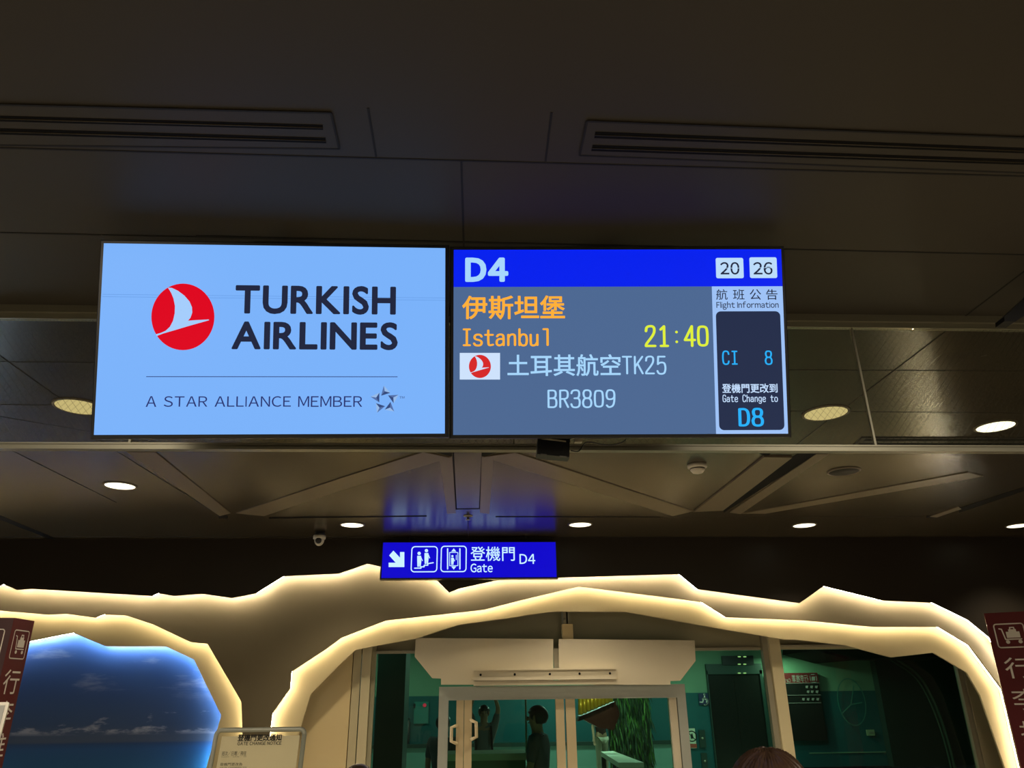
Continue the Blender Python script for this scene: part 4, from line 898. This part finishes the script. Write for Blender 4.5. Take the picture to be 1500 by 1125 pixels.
sd = MB(); sd.add([c0 + n2*.002 - v2*.0 , c0 + v2*Wl + n2*.002, Vector(((c0+v2*Wl).x, (c0+v2*Wl).y, .03)) + n2*.002, Vector((c0.x, c0.y, .03)) + n2*.002], [(0,1,2,3)])
obj('side_face', sd, m_maroond, t, False)
cn = (top[0]+top[2])/2
obj('plinth', MB().prism([Vector((q.x, q.y, 0)) + (Vector((q.x, q.y, 0)) - Vector((cn.x, cn.y, 0)))*.08 for q in top], Vector((0,0,.03))), m_black, t)
tx = MB(); A0 = fR.px(17, 944); A1 = fR.px(43, 944)
zi0, zi1 = fR.px(26, 965)[1], fR.px(33, 924)[1]
cart_icon(fR, tx, (Wr*.16, zi0, Wr*.86, zi1), .002)
for k, cH in enumerate('行李推車'):
    yt = fR.px(22, 981)[1] - k*.150; V, F, _e = glyph2d(cH); fR.flat(tx, V, F, (Wr*.16, yt-.118, Wr*.88, yt), .002)
bx2 = (-.14, zi0, -.03, zi1); fP = Face(c0, -v2, (0,0,1), n2); P = fP.rr(bx2, .012); fP.line(tx, P + [P[0]], .005, .004); fP.poly(tx, [(-.10,zi0+.05), (-.045,zi0+.05), (-.045,zi1-.06), (-.10,zi1-.06)], .004)
obj('lettering', tx, m_paintw, t, False)

# ------------------------------------------------------------------ acrylic notices on stands
def notice(label, cat, TLp, TRp, Y, hgt, lean, yaw_):
    A = at(*TLp, Y); B = at(*TRp, Y); d = B - A; d.z = 0
    Wn = d.length; u = Vector((math.cos(yaw_), math.sin(yaw_), 0)); nn = Vector((u.y, -u.x, 0)); v = Vector((0,0,1))*math.cos(lean) - nn*(-1)*0 ; v = (Vector((0,0,1))*math.cos(lean) + (-nn)*math.sin(lean)).normalized(); n = u.cross(v); n = n if n.dot(nn) > 0 else -n
    F_ = Face(A, u, v, n); t = thing('notice_stand', label, cat, (A.x + u.x*Wn/2, A.y + u.y*Wn/2, 0))
    return F_, t, Wn
YN = 3.3
F_, t, Wn = notice('clear acrylic gate change notice on a stand before the brown wall', 'sign', (317.5,1069.5), (447.5,1068), YN, .55, math.radians(10), math.radians(-2))
H_ = .54
m_edge = mat('acrylic_edge', (.30, .31, .24), .25)
P = F_.rr((0, -H_, Wn, 0), .02)
hold = obj('holder', MB().prism([F_.P(a_, b_, 0) for a_, b_ in P], -F_.n*.006), m_clear, t)
ed = MB(); ed.tube([F_.P(a_, b_, -.003) for a_, b_ in P + [P[0]]], .009, 8); obj('rim', ed, m_edge, t)
pp = obj('sheet', MB().prism([F_.P(.022, -H_+.02, -.008), F_.P(Wn-.018, -H_+.02, -.008), F_.P(Wn-.018, -.022, -.008), F_.P(.022, -.022, -.008)], -F_.n*.001), m_paper, t)
tx = MB(); h_ = -.0075
F_.text(tx, '登機門更改通知', 347.5, 1075, 412, 1085.2, h_, 0, .03); F_.text(tx, 'GATE CHANGE NOTICE', 347, 1086, 411.5, 1091, h_, 0, .02, 1.2)
obj('heading', tx, m_ink, pp, False)
tx = MB(); F_.text(tx, '班次/日期/飛往', 324, 1100, 360, 1106.5, h_); F_.text(tx, 'FLIGHT / DATE / TO', 323.5, 1107.5, 360, 1109, h_); F_.text(tx, '登機門更改為', 321.5, 1117, 354, 1121.5, h_); F_.text(tx, 'GATE CHANGED TO', 321, 1123, 360, 1125, h_)
obj('lines', tx, m_inkg, pp, False)
fx = MB()
for q in ((325,1090), (329,1090)): F_.line(fx, [(F_.px(*q)[0]-.0, -.02), (F_.px(*q)[0]-.012, -H_+.05)], .0012, h_)
mid = F_.P(Wn/2, -H_, -.02)
obj('pole', MB().tube([Vector((mid.x, mid.y, .02)), mid + Vector((0,0,.12))], .014, 12), m_alu, t)
obj('base', MB().lathe(Vector((mid.x, mid.y, 0)), [(.16, 0), (.16, .012), (.03, .022)], 32), m_black, t)
# framed notice at the far left edge
F2, t, Wn = notice('silver framed notice on a stand in front of the left totem', 'sign', (-28,1029), (9.5,1030), 3.4, .4, math.radians(8), math.radians(14))
Wn = .20; H_ = .42; F2.o = F2.o - F2.u*(Wn - (at(9.5,1030,3.4) - at(-28,1029,3.4)).length)
P = F2.rr((0, -H_, Wn, 0), .006)
obj('frame', MB().prism([F2.P(a_, b_, 0) for a_, b_ in P], -F2.n*.012), mat('silver_frame', (.55, .52, .45), .35, .5), t)
pp = obj('sheet', MB().prism([F2.P(a_, b_, .001) for a_, b_ in ((.012,-H_+.012), (Wn-.012,-H_+.012), (Wn-.012,-.012), (.012,-.012))], F2.n*.001), mat('sheet_white', (.62, .64, .62), .6), t)
q = MB(); F2.poly(q, [(.02,-.05), (Wn-.03,-.05), (Wn-.03,-.20), (.02,-.20)], .003); obj('picture', q, mat('picture_teal', (.12, .28, .30), .6), pp, False)
mid = F2.P(Wn/2, -H_, -.02); obj('pole', MB().tube([Vector((mid.x, mid.y, .02)), mid + Vector((0,0,.1))], .012, 12), m_alu, t)
obj('base', MB().lathe(Vector((mid.x, mid.y, 0)), [(.15, 0), (.15, .012), (.03, .02)], 32), m_black, t)

# ------------------------------------------------------------------ people
m_skin = mat('skin', (.42, .24, .15), .5, 0, .4, .08, 6)
def skinned(name, pts, edges, root, m, parent, levels=1, extra=None):
    me = bpy.data.meshes.new(name); me.from_pydata([p[:3] for p in pts], edges, [])
    o = bpy.data.objects.new(name, me); COL.objects.link(o)
    md = o.modifiers.new('skin', 'SKIN'); md.use_smooth_shade = True
    lay = me.skin_vertices[0] if me.skin_vertices else None
    if lay is None:
        bm = bmesh.new(); bm.from_mesh(me); bm.verts.layers.skin.verify(); bm.to_mesh(me); bm.free(); lay = me.skin_vertices[0]
    for i, p in enumerate(pts): lay.data[i].radius = (p[3], p[4] if len(p) > 4 else p[3]); lay.data[i].use_root = (i == root)
    sb = o.modifiers.new('sub', 'SUBSURF'); sb.levels = levels; sb.render_levels = levels
    bpy.context.view_layer.update()
    ev = bpy.data.meshes.new_from_object(o.evaluated_get(bpy.context.evaluated_depsgraph_get()))
    bpy.data.objects.remove(o); bpy.data.meshes.remove(me)
    V = [v.co.copy() for v in ev.vertices]; F = [tuple(p.vertices) for p in ev.polygons]; bpy.data.meshes.remove(ev)
    mb = MB(); mb.add(V, F, 0, True)
    if extra: extra(mb)
    ob = bpy.data.meshes.new(name); ob.from_pydata([tuple(v) for v in mb.v], [], mb.f); ob.polygons.foreach_set('use_smooth', [True]*len(mb.f)); ob.materials.append(m); ob.update()
    oo = bpy.data.objects.new(name, ob); COL.objects.link(oo); oo.parent = parent
    return oo
def person(label, loc, height, facing, arms, shirt, trousers, hairm, sleeves=.55, group=None, hair_long=False, strands=False, lean=0.0, bag=None, ankle=True):
    """facing: degrees, 0 looks towards the camera (-y). arms: per side (elbow, wrist) offsets from the shoulder for a 1.75 m body."""
    t = thing('person', label, 'person', loc, group); k = height/1.75; t.rotation_euler = (0, 0, math.radians(facing)); t.scale = (k, k, k)
    pts = [(0,0,.96,.15,.105), (0,0,1.14,.128,.095), (0,-.005,1.32,.155,.105), (0,.005,1.47,.088,.07), (0,-.005,1.525,.062,.062), (0,-.02,1.59,.070,.082), (0,-.02,1.66,.076,.090), (0,-.015,1.725,.05,.062)]
    ed = [(0,1), (1,2), (2,3), (3,4), (4,5), (5,6), (6,7)]
    def add(p, par): pts.append(p); ed.append((par, len(pts)-1)); return len(pts)-1
    sl = [None, None]; lg = [None, None]
    for s, sg in enumerate((-1, 1)):
        e, w_ = arms[s]; S = Vector((sg*.185, .005, 1.435)); E = S + Vector(e); W = S + Vector(w_)
        i = add((*S, .058), 2); j = add((*E, .042), i); q = add((*W, .028), j); sl[s] = (S, E, W)
        d = (W-E).normalized(); pl = W + d*.075; hp = add((*pl, .030, .018), q)
        side = d.cross(Vector((0,1,0))); side = side.normalized() if side.length > .1 else Vector((1,0,0))
        for f_ in range(4):
            b_ = pl + side*(-.027 + .018*f_) + d*.03; L_ = (.062, .072, .068, .052)[f_]
            m1 = add((*b_, .0095), hp); m2 = add((*(b_ + d*L_*.55 + Vector((0,-.008,0))), .0085), m1); add((*(b_ + d*L_ + Vector((0,-.022,0))), .007), m2)
        tb_ = add((*(W + d*.035 - side*.034), .011), q); add((*(W + d*.08 - side*.052 + Vector((0,-.01,0))), .009), tb_)
        h = add((sg*.09, 0, .90, .092), 0); kn = add((sg*.10, -.015, .50, .062), h); an = add((sg*.105, .02, .09, .042), kn); add((sg*.115, -.12, .035, .036, .028), an)
    def face(mb):
        mb.ellipsoid(Vector((0, -.112, 1.635)), .014, .020, .022, 10, 8)
        for sg in (-1, 1): mb.ellipsoid(Vector((sg*.082, -.01, 1.64)), .010, .022, .032, 10, 8)
        mb.ellipsoid(Vector((0, -.100, 1.592)), .022, .010, .006, 10, 6)
    body = skinned('body', pts, ed, 0, m_skin, t, 1, face)
    for sg in (-1, 1):
        ey = MB(); ey.ellipsoid(Vector((sg*.033, -.100, 1.645)), .010, .008, .007, 10, 6)
        e_ = bpy.data.meshes.new('eye'); e_.from_pydata([tuple(v) for v in ey.v], [], ey.f); e_.materials.append(m_ink); eo = bpy.data.objects.new('eye', e_); COL.objects.link(eo); eo.parent = t
    sp_ = [(0,0,.90,.172,.125), (0,0,1.14,.148,.115), (0,-.005,1.32,.172,.122), (0,.005,1.45,.100,.085), (0,.003,1.515,.074,.072)]; se = [(0,1), (1,2), (2,3), (3,4)]
    for s in (0, 1):
        S, E, W = sl[s]; sp_.append((*S, .073)); se.append((2, len(sp_)-1)); C_ = S + (E-S)*min(1, sleeves*1.5); sp_.append((*C_, .060)); se.append((len(sp_)-2, len(sp_)-1))
    skinned('shirt', sp_, se, 0, shirt, t, 1)
    tp = [(0,0,.95,.165,.118)]; te = []
    for sg in (-1, 1):
        b_ = len(tp); tp += [(sg*.09,0,.87,.108), (sg*.10,-.015,.50,.080), (sg*.105,.018,.10,.066)]; te += [(0,b_), (b_,b_+1), (b_+1,b_+2)]
    skinned('trousers', tp, te, 0, trousers, t, 1)
    for sg in (-1, 1):
        sh = MB(); sh.ellipsoid(Vector((sg*.112, -.05, .045)), .052, .145, .045, 14, 8)
        s_m = bpy.data.meshes.new('shoe'); s_m.from_pydata([tuple(v) for v in sh.v], [], sh.f); s_m.materials.append(m_black); so = bpy.data.objects.new('shoe', s_m); COL.objects.link(so); so.parent = t
    def hf(d, q):
        if d.y < -.1 and d.z < .30: q = q * .80        # face side stays under the skin
        if d.z < -.75 and not hair_long: q = q * .9
        if strands:
            ph = math.atan2(d.y - .2, d.x); q = q * (1 + .016*math.sin(ph*34 + 3*d.z) + .012*math.sin(ph*71 + 7*d.z) + .02*math.sin(ph*9 + 1.3))
        return q
    hm = MB(); sgm, rgm = (160, 48) if strands else (36, 20)
    hm.ellipsoid(Vector((0, .004, 1.662)), .100, .116, .108, sgm, rgm, 0, hf)
    if hair_long: hm.ellipsoid(Vector((0, .055, 1.56)), .088, .062, .16, 30, 16)
    h_m = bpy.data.meshes.new('hair'); h_m.from_pydata([tuple(v) for v in hm.v], [], hm.f); h_m.polygons.foreach_set('use_smooth', [True]*len(hm.f)); h_m.materials.append(hairm); ho = bpy.data.objects.new('hair', h_m); COL.objects.link(ho); ho.parent = t
    if bag:
        bb = MB(); bb.ellipsoid(Vector((0, .19, 1.18)), .15, .09, .22, 18, 12)
        for sg in (-1, 1): bb.tube([Vector((sg*.10, .12, 1.38)), Vector((sg*.115, .0, 1.475)), Vector((sg*.12, -.125, 1.38)), Vector((sg*.13, -.13, 1.2)), Vector((sg*.14, .0, 1.05))], .02, 6)
        b_m = bpy.data.meshes.new('backpack'); b_m.from_pydata([tuple(v) for v in bb.v], [], bb.f); b_m.materials.append(bag); bo_ = bpy.data.objects.new('backpack', b_m); COL.objects.link(bo_); bo_.parent = t
    return t
def hair_mat(name, a, b_):
    m = mat(name, a, .32, 0, .5, .5, 3, 0, (60, 60, 4)); return m
h_black = hair_mat('hair_black', (.010, .009, .009), 0); h_brown = hair_mat('hair_brown', (.045, .024, .013), 0)
DOWN = ((-.05, .0, -.29), (-.06, -.06, -.53)); DOWN2 = ((.05, .0, -.29), (.06, -.06, -.53))
c_navy = mat('polo_slate', (.065, .082, .10), .8); c_grey = mat('tee_grey', (.16, .17, .17), .8); c_dark = mat('trousers_dark', (.015, .016, .02), .8); c_khaki = mat('trousers_khaki', (.24, .22, .15), .8); c_red = mat('jacket_dark_red', (.05, .014, .012), .8); c_black = mat('top_black', (.012, .012, .013), .8); c_jean = mat('jeans', (.03, .06, .08), .8)
# head and shoulders of a passer-by in front of the glass
def stand(x, y, Y): q = at(x, y, Y); return (q.x, q.y, 0), q.z
(l_, zt_) = stand(1122, 1097, 2.1); person('dark brown-haired head near the camera, in front of the right glass', l_, zt_/1.01, 172, (DOWN, DOWN2), c_black, c_dark, h_brown, strands=True)
(l_, zt_) = stand(526, 1119, 4.6); person('small dark-haired head at the bottom, below the left door jamb', l_, zt_/1.01, 165, (DOWN, DOWN2), c_grey, c_dark, h_brown, hair_long=True)
# mirrored figures, stood in the room beyond the glass
(l_, zt_) = stand(787, 1033, 9.25); l_ = (l_[0], 9.25, 0)
person('person in slate polo shirt at the counter, turned away to the left', l_, zt_/1.01, 250, (((-.03,-.03,-.29), (-.02,-.24,-.40)), ((.04, -.04, -.29), (.08, -.26, -.36))), c_navy, c_dark, h_black)
(l_, zt_) = stand(650, 1046, 11.0)
person('person in dark grey shirt half hidden behind the left door stile', l_, zt_/1.01, 150, (DOWN, DOWN2), c_navy, c_dark, h_black)
(l_, zt_) = stand(709, 1032.5, 14.2); UP = (((-.06, -.03, .27), (.02, -.16, .50)), ((.06, -.03, .27), (-.02, -.16, .50)))
person('mirrored photographer with both arms raised overhead, grey shirt and backpack straps', l_, zt_/1.01, 0, UP, c_grey, c_jean, h_black, bag=c_black)
(l_, zt_) = stand(878, 1029, 21.4)
person('distant person in khaki trousers below the gold ornament', l_, zt_/1.01, 20, (DOWN, DOWN2), c_red, c_khaki, h_black)
